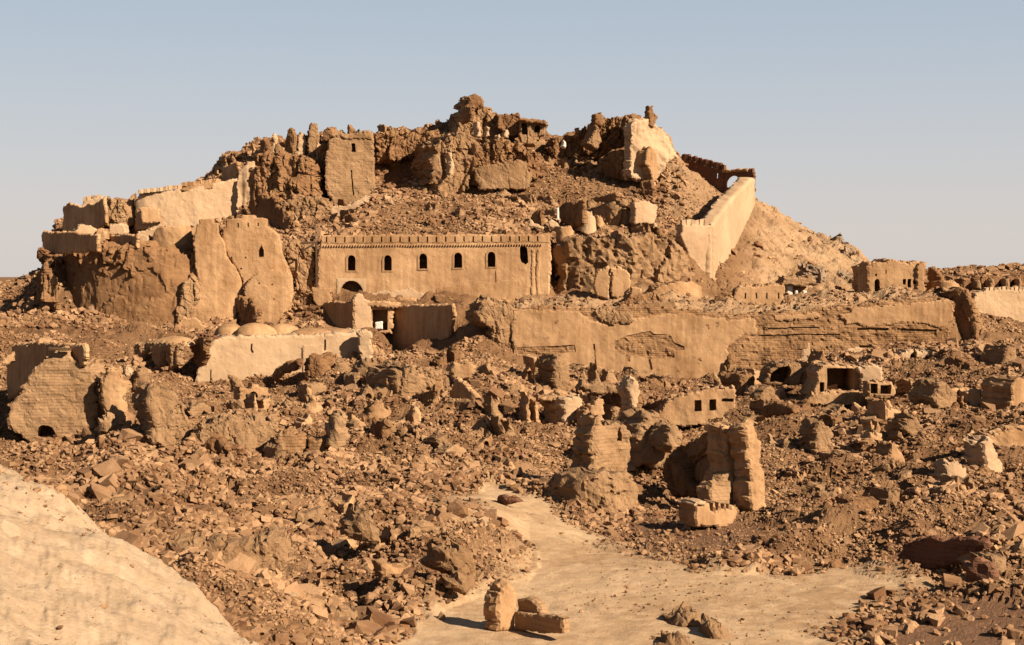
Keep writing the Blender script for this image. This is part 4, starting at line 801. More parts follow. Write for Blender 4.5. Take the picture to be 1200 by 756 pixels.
# --- right middle
t = thing('slotted_wall', 890, 364, 160, 'low wall with slots and small merlons right of the stair wall foot', 'wall')
slab('wall', [(859, 368), (860, 340), (866, 336), (920, 335), (919, 352), (915, 366)], 160, 'plaster', thick=2, parent=t, px0=890, holes=[rect(x, 343, x+1.8, 350) for x in (872.5, 885.5, 898, 911.5)], hdepth=.6, rough=.07)
merlons(t, 10, (876, 336), (918, 335), 160, 0, 890, .17, .34, .3, 'plaster')
S('broken_wall_end', 'rubbly dark left end beside the slotted wall', 'wall remnant', [(838, 368), (838, 350), (846, 342), (858, 342), (860, 366)], 160.4, 'earth', thick=2, rough=.3, yaw=-20)
t = thing('white_posts_shelter', 930, 352, 166, 'small shelter with bright white posts and mud roof near the right hill', 'shelter')
slab('post', [(922.5, 346), (922.5, 335), (929, 334.5), (929, 347)], 166, 'white', thick=.5, parent=t, rough=.03, jit=.02, edge=.05)
slab('post', [(932, 352), (931.5, 340), (935, 340), (935, 352)], 165.8, 'white', thick=.4, parent=t, rough=.03, jit=.02, edge=.05)
slab('post', [(941.5, 352), (941, 340), (945.5, 341), (946, 352)], 165.8, 'white', thick=.4, parent=t, rough=.03, jit=.02, edge=.05)
slab('back_wall', [(921, 352), (921, 334), (946, 336), (947, 354)], 167.4, 'plaster_warm', thick=1, parent=t)
slab('roof', [(914, 334), (920, 325), (952, 325), (955, 333), (948, 336)], 165.4, 'earth_light', thick=3, parent=t, rough=.15)
S('leaning_dark_slab', 'dark triangular slab leaning beside the slotted wall', 'slab', [(915, 366), (921, 345), (930, 362), (930, 366)], 159.4, 'earth', thick=.8, yaw=-50)
S('pale_low_wall', 'long pale low wall running to the two-storey ruin', 'wall', [(958, 362), (959, 351), (975, 347), (1016, 344), (1017, 352), (1017, 360)], 162.5, 'pale', thick=1.2, rough=.1)
t = thing('two_storey_ruin', 1050, 350, 167, 'square two-storey ruin with door and small windows at the right', 'building')
slab('wall', [(1016, 353), (1016, 312), (1022, 309), (1040, 308), (1046, 305), (1054, 309), (1070, 308), (1076, 306), (1084, 308), (1085, 352)], 167, 'plaster', thick=7, holes=[arch(1025.5, 326.5, 1031.5, 342.5), rect(1058, 327, 1061.5, 333.5), rect(1063.5, 327, 1068, 338), rect(1070.5, 327, 1074, 333), rect(1026, 320.5, 1028.5, 323.5), rect(1034.5, 343, 1037, 348), rect(1044.5, 342, 1047, 348), rect(1038, 316, 1039.5, 321)], hdepth=2.5, parent=t, px0=1050, rough=.1, res=.34, jit=.15)
slab('dark_side', [(1004, 345), (1005, 310), (1010, 306), (1018, 308), (1018, 352)], 168.5, 'plaster_warm', yaw=-58, thick=3, parent=t, px0=1006)
slab('corner_pilaster', rect(1074.5, 308, 1084, 352), 166.7, 'plaster', thick=.8, parent=t, rough=.08)
slab('sill', [(1056, 340), (1075, 340), (1075, 343), (1056, 343)], 166.8, 'pale', thick=.5, parent=t, rough=.04, jit=.03)
S('round_side_tower', 'low round tower with a dark hollow just right of the two-storey ruin', 'tower', [(1096, 348), (1096, 332), (1104, 329), (1122, 329), (1129, 336), (1128, 350)], 168, 'plaster', thick=3, bulge=1.6, rough=.12)
S('dark_round_wall', 'dark shaded broken wall joined to the right of the two-storey ruin', 'wall', [(1084, 350), (1085, 314), (1092, 312), (1098, 320), (1104, 326), (1104, 346), (1096, 350)], 169.5, 'earth', thick=3, yaw=-52)
t = thing('distant_arcade', 1170, 338, 176, 'row of dark arched hollows behind the crenellated wall at the far right', 'building')
slab('wall', [(1126, 342), (1128, 326), (1150, 323), (1180, 324), (1215, 322), (1240, 322), (1240, 342)], 176, 'earth', thick=3, parent=t, px0=1170, holes=[arch(x, 327, x+10, 340) for x in (1139, 1153, 1170, 1184, 1200)], hdepth=2.4, rough=.15)
for x, r in ((1147, 6), (1162, 6), (1181, 6), (1195, 5)):
    slab('round_pier', [(x-r*.8, 340), (x-r*.8, 331), (x-r*.4, 327), (x+r*.4, 327), (x+r*.8, 331), (x+r*.8, 340)], 175, 'earth_light', thick=1.4, bulge=.8, parent=t)
t = thing('right_crenellated_wall', 1190, 380, 167, 'bright crenellated wall at the far right edge', 'wall')
slab('wall', [(1140, 352), (1144, 344), (1150, 341), (1160, 340), (1245, 339), (1245, 392), (1200, 388), (1178, 392), (1160, 388), (1150, 372), (1143, 362)], 166, 'pale', yaw=10, thick=2, parent=t, px0=1190, rough=.1)
merlons(t, 17, (1158, 341), (1236, 339.5), 166, 10, 1190, .32, .42, .4, 'pale')
S('rampart_end_chunk', 'tall black-shadowed broken chunk at the right end of the long rampart', 'wall remnant', [(1115, 350), (1117, 341), (1123, 337), (1130, 340), (1140, 356), (1144, 372), (1146, 400), (1118, 404), (1116, 380)], 151.5, 'earth', yaw=-52, thick=4, px0=1120, rough=.25)
S('rampart_end_rubble', 'ragged lit heap leaning on the right of the black-shadowed chunk', 'heap', [(1120, 342), (1128, 338), (1138, 346), (1150, 362), (1160, 380), (1160, 402), (1144, 408), (1140, 380), (1130, 356)], 152, 'earth_light', thick=3, gully=.5, rough=.4, jit=.3, yaw=25)
for a_, b_, c_, d_, lab in [(960, 282, 978, 300, 'leftmost pale crag on the right hill skyline'), (974, 279, 992, 300, 'tall crag at the top of the right hill skyline'), (986, 290, 1004, 318, 'lowest crag on the right hill beside the two-storey ruin'), (944, 276, 958, 286, 'small flat crag on the right hill slope'), (940, 312, 968, 336, 'dark cleft crag low on the right hill'), (985, 320, 1004, 340, 'pale jumbled crag left of the two-storey ruin')]:
    w = c_-a_; h = d_-b_
    S('hill_crag', lab, 'crag', [(a_, d_), (a_+w*.1, b_+h*.4), (a_+w*.4, b_), (a_+w*.75, b_+h*.2), (c_, b_+h*.7), (c_-w*.1, d_)], {960: 205, 974: 207, 986: 200, 944: 207, 940: 180, 985: 183}[a_], 'stone_grey', thick=4, rough=.7, jit=.4, gully=.6, rs=2)

# --- ruins in the field, left
t = thing('brick_tower_stump', 62, 512, 110, 'broad broken brick tower stump with a small dark arch at its foot, far left', 'tower')
slab('wall', [(8, 490), (14, 470), (28, 448), (44, 432), (55, 418), (64, 413), (78, 411), (88, 420), (96, 430), (104, 424), (110, 430), (112, 462), (115, 516), (80, 522), (45, 522), (14, 505)], 110, 'brick_tan', thick=4, parent=t, px0=62, yaw=4, holes=[arch(41.5, 498, 65.5, 512, 8, 1)], hdepth=2, rough=.12, jit=.18, res=.3)
slab('shaded_back_wall', [(14, 404), (30, 401), (97, 404), (100, 418), (95, 428), (40, 440), (10, 470), (6, 440)], 119, 'plaster_warm', yaw=-52, thick=3, parent=t, px0=20, rough=.1)
slab('beam', [(56, 407), (82, 408), (82, 411), (56, 410.5)], 109.4, 'wood', thick=.4, parent=t, rough=.02, jit=.02, edge=.03)
S('pale_corner_block', 'small pale block at the far left edge beside the brick tower stump', 'block', [(2, 428), (4, 420), (15, 413), (15, 424), (4, 430)], 112, 'plaster', thick=1, yaw=20)
S('upper_left_terrace_wall', 'thin tan terrace wall over the brick tower stump', 'wall', [(30, 405), (40, 399), (58, 402), (58, 408)], 117, 'plaster', thick=2)
LEFT = [
 ('split_wall_stub', 'standing tan stub immediately right of the brick tower stump', [(117, 458), (122, 442), (130, 434), (140, 436), (146, 452), (150, 470), (150, 492), (138, 497), (124, 480)], 109, 'plaster', 14, 2),
 ('split_wall_stub', 'low squared stub at the right foot of the brick tower stump', [(114, 508), (115, 494), (134, 492), (138, 500), (124, 512)], 106, 'brick_tan', 5, 1.5),
 ('slender_stub', 'slender tan stub with a dark hollow, third right of the brick tower stump', [(156, 442), (160, 432), (172, 438), (174, 456), (164, 468), (158, 462)], 112, 'earth_light', 15, 2),
 ('white_chip', 'bright plaster chip above the slender tan stub', [(143, 440), (146, 432), (155, 436), (158, 440), (150, 443)], 112.5, 'pale', 15, .8),
 ('tall_leaning_mass', 'tall craggy mass with a black hollow on its left in the left rubble', [(172, 478), (176, 458), (186, 452), (196, 458), (206, 456), (214, 470), (226, 488), (230, 520), (214, 536), (196, 530), (182, 516), (174, 498)], 104, 'earth_light', 24, 3.5),
 ('eroded_low_wall', 'long low eroded brick wall across the left rubble field', [(222, 520), (232, 498), (250, 492), (280, 494), (300, 490), (326, 502), (330, 536), (290, 540), (240, 538)], 103, 'earth_light', 8, 2.5),
 ('brick_cube', 'square block of brickwork in the left rubble field', [(326, 540), (327, 507), (340, 508), (356, 510), (357, 538)], 101, 'brick', 8, 2),
 ('low_brick_run', 'low run of brickwork right of the square brick block', [(356, 540), (358, 512), (372, 518), (384, 514), (386, 536)], 101.5, 'brick', 8, 1.6),
 ('rounded_pier', 'pale rounded pier at the right end of the low brick run', [(383, 528), (384, 500), (390, 488), (400, 485), (408, 489), (407, 522), (398, 530)], 101, 'brick_tan', 12, 2),
 ('brick_lintel_ruin', 'tan slab above the square brick block', [(298, 492), (302, 484), (325, 486), (326, 498), (310, 500)], 106, 'brick', 8, 1.5),
 ('cave_mass', 'bulky broken mass with a black cave on its left, below the rubble cone', [(466, 436), (480, 430), (500, 433), (524, 434), (528, 448), (520, 466), (500, 480), (478, 476), (468, 460)], 122, 'earth_light', 34, 4),
 ('triangular_stub', 'pale triangular block at the foot of the black cave', [(432, 492), (434, 474), (440, 466), (452, 476), (462, 488), (450, 496)], 119, 'plaster', 20, 1.6),
 ('pyramid_block', 'leaning pyramid-shaped block right of the black cave mass', [(522, 468), (530, 448), (536, 442), (548, 452), (556, 468), (545, 476)], 121, 'plaster', -45, 2),
 ('pale_patch_block', 'pale flat-topped block above the pyramid-shaped block', [(530, 438), (536, 428), (556, 424), (562, 432), (552, 446), (536, 446)], 128, 'plaster', 10, 1.5),
 ('heap_block', 'dark curved slab fallen against the front of the domed building', [(314, 446), (318, 434), (334, 424), (350, 422), (352, 428), (332, 438), (322, 448)], 136.5, 'earth', -50, 1.5),
 ('heap_block', 'ragged tall heap touching the middle of the domed building', [(350, 450), (356, 428), (364, 414), (374, 420), (380, 440), (382, 470), (362, 468)], 135.5, 'earth', -20, 2.5),
 ('heap_block', 'tan boulder resting against the right half of the domed building', [(386, 436), (390, 424), (404, 422), (410, 430), (404, 440), (392, 440)], 136.2, 'earth_light', 10, 2),
 ('low_ridge_block', 'tan ridge block in front of the right corner of the domed building', [(418, 440), (424, 424), (450, 428), (462, 434), (455, 446), (425, 448)], 131, 'earth_light', 14, 2.5),
 ('low_ridge_block', 'broken pale block in the rubble under the middle of the domed building', [(356, 482), (362, 466), (374, 468), (378, 484), (368, 492)], 120, 'plaster', 10, 1.6),
 ('near_eroded_wall', 'wide low eroded earth wall close to the pale near slope', [(192, 664), (196, 644), (215, 636), (260, 634), (300, 638), (330, 634), (338, 656), (322, 690), (280, 704), (236, 690), (205, 676)], 60, 'earth_light', 6, 2),
 ('dark_gap_slab', 'tilted slab over a dark gap near the bottom of the rubble slope', [(312, 742), (316, 728), (345, 738), (350, 748), (340, 754)], 53, 'earth', -35, .8),
 ('near_stub', 'small standing stub at the upper edge of the pale near slope', [(55, 588), (60, 574), (74, 572), (80, 578), (80, 598), (60, 600)], 62, 'plaster', -10, 1.2),
 ('round_boulder_pair', 'large pale split boulder left of the sandy clearing, upper piece', [(514, 660), (520, 642), (540, 640), (556, 652), (564, 668), (562, 688), (546, 690), (528, 676)], 64.5, 'earth_light', 20, 1.5),
 ('round_boulder_pair', 'large pale split boulder left of the sandy clearing, lower left piece', [(528, 690), (530, 678), (544, 680), (560, 694), (552, 702), (536, 700)], 63, 'earth_light', 20, 1),
 ('dark_mound_lump', 'brown lump with a dark left side on the rubble slope left of the clearing', [(420, 618), (428, 604), (440, 606), (444, 622), (452, 640), (440, 640), (430, 632)], 70, 'earth_light', 30, 1.2),
 ('small_dark_brick', 'small dark rectangular block where the rubble meets the clearing', [(578, 588), (579, 582), (600, 580), (603, 588), (592, 593)], 84, 'red_brick', -45, .8),
]
for nm, lab, pts, Y, m, yw_, th in LEFT:
    S(nm, lab, 'wall remnant' if 'bould' not in nm else 'boulder', pts, Y, m, yaw=yw_, thick=th, rough=.2, jit=.18, gully=.15 if 'earth' in m else 0, bulge=.4)
# --- ruins in the field, middle and right
t = thing('center_tower_ruin', 716, 602, 90, 'stout eroded tower stump on a bulging base in the middle of the rubble', 'tower')
slab('upper_wall', [(690, 566), (692, 520), (697, 500), (704, 487), (712, 498), (722, 495), (738, 499), (744, 512), (743, 538), (738, 562), (716, 566)], 89.5, 'brick_tan', thick=1.9, yaw=30, parent=t, px0=716, gully=.15, rough=.2, jit=.15, holes=[[(724, 518), (726, 506), (728.5, 500), (731, 508), (732, 518)]], hdepth=.8, res=.22)
slab('bulging_base', [(676, 574), (684, 562), (700, 556), (738, 557), (748, 566), (756, 578), (752, 598), (736, 608), (706, 610), (690, 602), (678, 592)], 86.4, 'earth_light', thick=3.4, yaw=20, bulge=1.0, parent=t, rough=.25, res=.22)
t = thing('twin_wall_fins', 870, 605, 88, 'pair of tall thin wall fins with black shaded left sides', 'wall remnant')
slab('left_fin', [(850, 500), (858, 496), (867, 497), (868, 524), (864, 560), (860, 596), (843, 597), (849, 560), (851, 530)], 87.5, 'plaster', thick=1.4, yaw=34, parent=t, crumb=.16, rough=.2, jit=.13, gully=.1, res=.2)
slab('right_fin', [(874, 500), (884, 496), (890, 512), (896, 540), (900, 580), (905, 612), (889, 614), (884, 590), (880, 552), (876, 520)], 86.5, 'plaster', thick=1.1, yaw=38, parent=t, crumb=.16, rough=.22, jit=.14, gully=.15, res=.2)
slab('cross_wall', [(866, 515), (868, 500), (876, 499), (878, 520), (876, 560), (868, 585)], 89.8, 'plaster', thick=1, yaw=-50, parent=t, rough=.15)
slab('low_front_stub', [(834, 600), (836, 580), (840, 570), (847, 566), (848, 556), (857, 555), (860, 598)], 86.8, 'brick_tan', thick=.9, yaw=32, parent=t, rough=.2)
t = thing('notched_block', 838, 614, 82, 'low block with notched top edge at the foot of the twin wall fins', 'wall remnant')
slab('body', [(816, 618), (816, 592), (828, 590)]+[q for i in range(4) for q in ((833+i*6, 590.5), (834+i*6, 599-i), (836.5+i*6, 600-i), (837.5+i*6, 591))]+[(862, 592), (866, 602), (860, 614), (850, 618)], 81.5, 'plaster', thick=1.4, yaw=28, parent=t, rough=.1, res=.2, jit=.05)
slab('cap', [(815, 593), (816, 588), (829, 587), (830, 592)], 81.2, 'pale', thick=1.5, yaw=28, parent=t, px0=838, rough=.06, jit=.05)
FIELD = [
 ('field_pier', 'tall pier with dark left side above the rubble, in front of the rampart left half', [(650, 464), (651, 424), (656, 417), (664, 419), (668, 440), (672, 462), (660, 468)], 132, 'earth_light', 30, 2.4),
 ('field_pier', 'pale slender pier of a broken portal, right of a black opening', [(662, 520), (662, 484), (658, 466), (678, 462), (684, 470), (683, 500), (674, 516)], 117, 'pale', 30, 2.8),
 ('portal_side', 'lower pale fin just right of the broken portal pier', [(683, 512), (682, 486), (690, 478), (696, 494), (692, 510)], 115.5, 'plaster', 22, 1.6),
 ('portal_lintel', 'thin lintel of earth over the black portal opening', [(634, 470), (636, 464), (660, 463), (680, 466), (680, 471), (652, 470)], 117.5, 'plaster', 6, 1.5),
 ('black_room', 'shaded back wall of the sunken room right of the broken portal', [(682, 462), (700, 456), (742, 460), (743, 492), (706, 496), (688, 486)], 124.5, 'earth', -55, 3),
 ('roof_slab', 'long flat slab roofing the sunken room', [(678, 458), (684, 450), (720, 452), (745, 456), (744, 462), (700, 462)], 120.5, 'earth_light', 4, 2),
 ('small_arch_stub', 'small rounded stub inside the sunken room', [(692, 494), (693, 474), (700, 466), (708, 468), (710, 480), (709, 494)], 117.5, 'plaster_warm', 12, 1.5),
 ('needle_pier', 'crooked pale needle at the right of the sunken room', [(737, 496), (740, 470), (738, 452), (744, 445), (750, 448), (752, 462), (747, 480), (744, 498)], 117, 'pale', 24, 1.6),
 ('round_top_ruin', 'rounded tan ruin with two black slots behind the middle tower stump', [(748, 545), (749, 500), (760, 488), (772, 483), (784, 490), (794, 500), (800, 520), (792, 546), (775, 552)], 100, 'earth_light', 26, 3),
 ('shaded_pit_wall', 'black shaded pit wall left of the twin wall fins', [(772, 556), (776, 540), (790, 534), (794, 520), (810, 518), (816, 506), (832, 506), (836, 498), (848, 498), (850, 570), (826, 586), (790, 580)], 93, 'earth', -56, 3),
 ('second_round_ruin', 'short split lump between the rounded ruin and the pit wall', [(780, 520), (786, 504), (796, 500), (804, 512), (800, 530), (788, 534)], 98, 'earth_light', 24, 1.6),
 ('dark_hollow_wall', 'black hollow wall below the right part of the rampart plaster', [(748, 484), (752, 470), (790, 466), (790, 482), (768, 490)], 122.5, 'earth', -56, 2),
 ('small_upright', 'dark twisted upright before the rampart, right of its plaster', [(846, 442), (848, 424), (853, 414), (858, 420), (858, 434), (852, 446)], 141, 'earth', -40, 1),
 ('small_upright', 'squat dark-topped upright right of the twisted one', [(866, 462), (868, 440), (878, 436), (888, 440), (888, 460), (880, 466)], 134, 'earth', 28, 2.5),
 ('tan_lump', 'tan rounded lump under the squat upright', [(858, 452), (864, 436), (876, 432), (882, 440), (872, 452)], 138, 'earth_light', 10, 1.6),
 ('fallen_dark_slab', 'large dark slab lying on the rubble under the vaulted hollow', [(884, 486), (890, 476), (908, 470), (930, 476), (930, 484), (908, 486), (892, 492)], 115, 'earth', -50, 2),
 ('far_right_slab', 'bright upright slab leaning in the rubble near the right edge', [(1152, 516), (1160, 511), (1168, 524), (1179, 546), (1178, 582), (1168, 580), (1158, 556)], 92, 'pale', 34, 1.2),
 ('far_right_wall_patch', 'smooth pale wall patch at the right edge of the rubble', [(1158, 512), (1170, 508), (1205, 504), (1250, 502), (1250, 548), (1200, 546), (1176, 536)], 97, 'plaster', 14, 2),
 ('pale_patch', 'flat pale lump in the middle of the right rubble slope', [(1108, 558), (1112, 542), (1122, 538), (1134, 552), (1138, 568), (1120, 572)], 90, 'pale', 20, 1),
 ('slope_slab', 'upright tan slab high on the right rubble slope', [(1040, 548), (1042, 528), (1046, 517), (1056, 522), (1064, 540), (1060, 552)], 100, 'plaster', 26, 1.4),
 ('slope_slab', 'leaning tan slab in the upper right rubble above the other', [(1062, 512), (1066, 494), (1074, 488), (1086, 500), (1088, 516), (1078, 520)], 107, 'earth_light', 30, 1.6),
 ('slope_slab', 'tall tan slab in the left part of the right rubble slope', [(954, 534), (958, 506), (964, 492), (974, 496), (980, 514), (970, 530)], 106, 'earth_light', 20, 1.8),
 ('slope_ledge', 'tan flat ledge in the centre of the right rubble slope', [(1012, 520), (1018, 510), (1034, 508), (1036, 518), (1024, 524)], 106, 'plaster', 14, 1.5),
 ('right_boulder', 'pale smooth boulder at the top of the right rubble slope', [(1092, 470), (1098, 452), (1110, 448), (1122, 462), (1130, 478), (1116, 480), (1100, 478)], 117, 'earth_light', 22, 2.5),
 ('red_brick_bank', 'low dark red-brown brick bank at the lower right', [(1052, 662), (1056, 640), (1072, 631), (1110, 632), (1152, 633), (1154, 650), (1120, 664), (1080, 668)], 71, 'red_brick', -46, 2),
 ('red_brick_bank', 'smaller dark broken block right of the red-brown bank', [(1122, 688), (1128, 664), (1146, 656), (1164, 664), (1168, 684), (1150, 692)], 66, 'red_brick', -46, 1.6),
 ('orange_clod', 'orange-tan clod behind the smaller dark block at lower right', [(1156, 668), (1160, 654), (1176, 650), (1188, 660), (1186, 672), (1170, 678)], 67.5, 'earth_light', 16, 1.4),
 ('clearing_lump', 'dark clod at the back edge of the sandy clearing, left one', [(888, 676), (892, 668), (904, 664), (918, 668), (916, 676), (900, 680)], 70.5, 'earth', -40, 1),
 ('clearing_lump', 'dark rounded clod at the back edge of the sandy clearing, right one', [(954, 670), (960, 660), (972, 658), (978, 668), (974, 676), (960, 676)], 71.5, 'earth', -40, 1),
]
for nm, lab, pts, Y, m, yw_, th in FIELD:
    S(nm, lab, 'boulder' if ('lump' in nm or 'boulder' in nm or 'clod' in nm) else 'wall remnant', pts, Y, m, yaw=yw_, thick=th, rough=.18, jit=.16, gully=.12 if 'earth' in m else 0, bulge=.3)
t = thing('niche_wall', 818, 490, 120, 'tan wall with three small square niches before the rampart', 'wall')
slab('wall', [(768, 500), (776, 480), (786, 468), (808, 461), (834, 457), (858, 456), (866, 464), (862, 478), (845, 490), (806, 500)], 120, 'plaster', thick=2, parent=t, px0=818, holes=[rect(814, 469, 822, 482), rect(831, 468, 839.5, 481), rect(846, 467, 860, 471)], hdepth=1, rough=.13, jit=.14)
t = thing('roofless_house', 990, 468, 127, 'small roofless pale house with a wide black doorway in the right rubble', 'building')
slab('wall', [(950, 474), (956, 452), (958, 434), (966, 428), (1002, 428), (1030, 428), (1034, 440), (1034, 466), (1006, 472), (990, 478)], 127, 'plaster', thick=5, parent=t, px0=990, holes=[rect(969, 431.5, 1000, 458), rect(960.5, 448, 966, 460)], hdepth=4, rough=.09, jit=.1)
slab('low_front_wall', [(946, 474), (950, 462), (975, 460), (1000, 459), (1014, 462), (1012, 474), (980, 478)], 125.6, 'plaster', thick=1.2, parent=t, rough=.14)
slab('right_wing', [(1006, 470), (1008, 432), (1024, 428), (1034, 432), (1036, 462), (1022, 468)], 126.2, 'pale', thick=1, parent=t, rough=.1)
t = thing('vaulted_hollow', 925, 448, 132, 'half-buried vault with a black hollow left of the roofless house', 'building')
slab('wall', [(896, 452), (900, 436), (912, 426), (926, 424), (938, 428), (948, 440), (954, 452)], 132, 'earth_light', thick=4, parent=t, holes=[[(902, 449), (904, 438), (914, 430), (924, 428), (928, 434), (924, 444), (920, 449)]], hdepth=3, rough=.14)
t = thing('stub_row_wall', 1080, 432, 142, 'broken pale wall with two dark doorways under the right end of the rampart', 'wall')
slab('wall', [(1052, 436), (1054, 416), (1062, 410), (1080, 414), (1100, 412), (1108, 420), (1106, 436)], 142, 'pale', thick=3, parent=t, px0=1080, holes=[[(1066, 428), (1067, 416), (1072, 411), (1074.5, 412), (1074.5, 430)], rect(1084.5, 415.5, 1092, 431)], hdepth=2, rough=.1)
S('sunken_box', 'dark sunken room at the top of the right rubble, left of the edge', 'building', [(1102, 438), (1106, 420), (1116, 416), (1140, 428), (1142, 448), (1120, 452)], 136, 'earth', yaw=-52, thick=3)
S('dark_square_ruin', 'wide dark square ruin near the right edge above the rubble slope', 'building', [(1148, 484), (1150, 460), (1176, 456), (1190, 460), (1192, 482), (1176, 486)], 118, 'plaster_warm', yaw=-54, thick=3)
S('pale_footing', 'pale footing left of the wide dark square ruin', 'wall remnant', [(1130, 484), (1132, 460), (1150, 458), (1152, 484)], 118.5, 'plaster', thick=2)
S('edge_pier', 'upright pier with a dark left side at the right edge of the picture', 'pier', [(1186, 482), (1188, 450), (1196, 444), (1212, 446), (1212, 484)], 116, 'plaster', thick=3, yaw=28)
S('edge_pier', 'short rounded pier on the rubble below the far right crenellated wall', 'pier', [(1176, 446), (1178, 412), (1184, 404), (1192, 412), (1194, 444)], 138, 'earth_light', thick=2.6, yaw=28)
S('paired_opening', 'small block with two dark openings right of the roofless house', 'wall remnant', [(1017, 464), (1018, 446), (1030, 446), (1046, 448), (1048, 464)], 122.5, 'plaster', thick=2, holes=[rect(1020, 449, 1028.5, 461.5), rect(1031.5, 451, 1044, 462)], hdepth=1.5)
# --- foreground stub with two low brick walls, in the sandy clearing
t = thing('foreground_stub', 594, 738, 59.5, 'low brick stub with two short arms standing alone in the sandy clearing', 'wall remnant')
slab('pale_core', [(583, 742), (583, 716), (584, 700), (590, 688), (598, 683), (607, 689), (606, 704), (604, 722), (603, 742)], 58.9, 'plaster', yaw=34, thick=.7, crumb=.05, gully=.1, parent=t, rough=.12, jit=.08, res=.14)
slab('left_knob', [(566, 722), (568, 706), (573, 698), (580, 697), (586, 703), (586, 722)], 59.2, 'brick_tan', yaw=-50, thick=.7, parent=t, rough=.08, res=.14, jit=.06)
slab('right_knob', [(604, 721), (604, 706), (612, 701), (627, 703), (634, 712), (637, 722)], 59.4, 'brick_tan', yaw=-50, thick=.7, parent=t, rough=.08, res=.14, jit=.06, px0=606)
slab('right_arm', [(602, 738), (602, 718), (660, 723.5), (659, 741), (640, 742.5), (612, 740)], 59.0, 'brick_tan', yaw=-50, thick=.9, parent=t, rough=.04, res=.14, jit=.04, px0=604, edge=.05)
# clods heaped in the clearing
for px, Y, w, h, lab in [(820, 59.5, 50, 12, 'small dirt heap in the middle of the sandy clearing'), (850, 57.5, 46, 14, 'dirt heap at the bottom of the sandy clearing, right of the small one'), (800, 56, 60, 12, 'wide low dirt heap at the bottom edge of the clearing')]:
    p0 = 322+13*F/Y
    S('dirt_heap', lab, 'heap', [(px-w/2, p0+4), (px-w*.35, p0-h*.3), (px-w*.1, p0-h*.9), (px+w*.05, p0-h), (px+w*.2, p0-h*.6), (px+w/2, p0+4)], Y, 'earth_light', thick=1.4, bulge=.5, rough=.14, jit=.12, res=.15, batter=.8, yaw=8, edge=.5, rs=.5)
# dry reddish shrubs
def shrub(px, Y, r, label):
    V = []; Fc = []; q = random.Random(int(px))
    for i in range(220):
        a_ = q.uniform(0, 6.28); el = q.uniform(.1, 1.5); l = r*q.uniform(.5, 1); d = Vector((math.cos(a_)*math.cos(el), math.sin(a_)*math.cos(el), math.sin(el)*.8))
        p = d*l; s_ = Vector((-d.y, d.x, 0)).normalized()*.012; b_ = len(V)
        V += [d*.02-s_, d*.02+s_, p+s_*.5, p-s_*.5]; Fc.append((b_, b_+1, b_+2, b_+3))
        for k in range(3):
            c_ = d*l*q.uniform(.5, 1); e_ = Vector((q.uniform(-1, 1), q.uniform(-1, 1), q.uniform(-1, 1)))*.05; f_ = Vector((q.uniform(-1, 1), q.uniform(-1, 1), q.uniform(-1, 1)))*.03; b_ = len(V)
            V += [c_, c_+e_, c_+e_+f_, c_+f_]; Fc.append((b_, b_+1, b_+2, b_+3))
    me = mesh_np('dry_shrub', [tuple(v) for v in V], Fc); me.materials.append(M['shrub']); o = bpy.data.objects.new('dry_shrub', me); C.objects.link(o)
    z = float(gz(px, Y)[0]); o.location = (wx(px, Y), Y, z); tag(o, label, 'shrub')
shrub(432, 61, .55, 'reddish dry shrub at the left edge of the sandy clearing')
shrub(440, 62.5, .35, 'smaller dry shrub behind the reddish one left of the clearing')
# ---------------------------------------------------------------- rubble
def rock_mesh(name, seed, kind=0, sub=1, cuts=1):
    """angular lump: a box or ball cut by random planes"""
    import bmesh
    r = random.Random(seed); bm = bmesh.new()
    sx, sy, sz = 1, r.uniform(.6, .95), r.uniform(.4, .75)
    if kind == 0:
        bmesh.ops.create_cube(bm, size=1)
    else:
        bmesh.ops.create_icosphere(bm, subdivisions=sub, radius=.62)
    for v in bm.verts: v.co += Vector((r.uniform(-1, 1), r.uniform(-1, 1), r.uniform(-1, 1)))*.12
    for k in range(cuts):
        n = Vector((r.uniform(-1, 1), r.uniform(-1, 1), r.uniform(-1, 1))).normalized()
        g = bmesh.ops.bisect_plane(bm, geom=bm.verts[:]+bm.edges[:]+bm.faces[:], plane_co=n*r.uniform(.25, .42), plane_no=n, clear_outer=True)
        ed = [e for e in g['geom_cut'] if isinstance(e, bmesh.types.BMEdge)]
        if ed: bmesh.ops.contextual_create(bm, geom=ed)
    for v in bm.verts: v.co = Vector((v.co.x*sx, v.co.y*sy, v.co.z*sz))
    bmesh.ops.triangulate(bm, faces=bm.faces[:])
    for f in bm.faces: f.smooth = False
    me = bpy.data.meshes.new(name); bm.to_mesh(me); bm.free(); me.materials.append(M['rubble']); return me
PROT = bpy.data.collections.new('rubble_shapes')      # not linked to the scene: only instanced
for i in range(10):
    PROT.objects.link(bpy.data.objects.new('rubble_shape', rock_mesh('rubble_shape', 40+i, i % 2, 1, 2)))
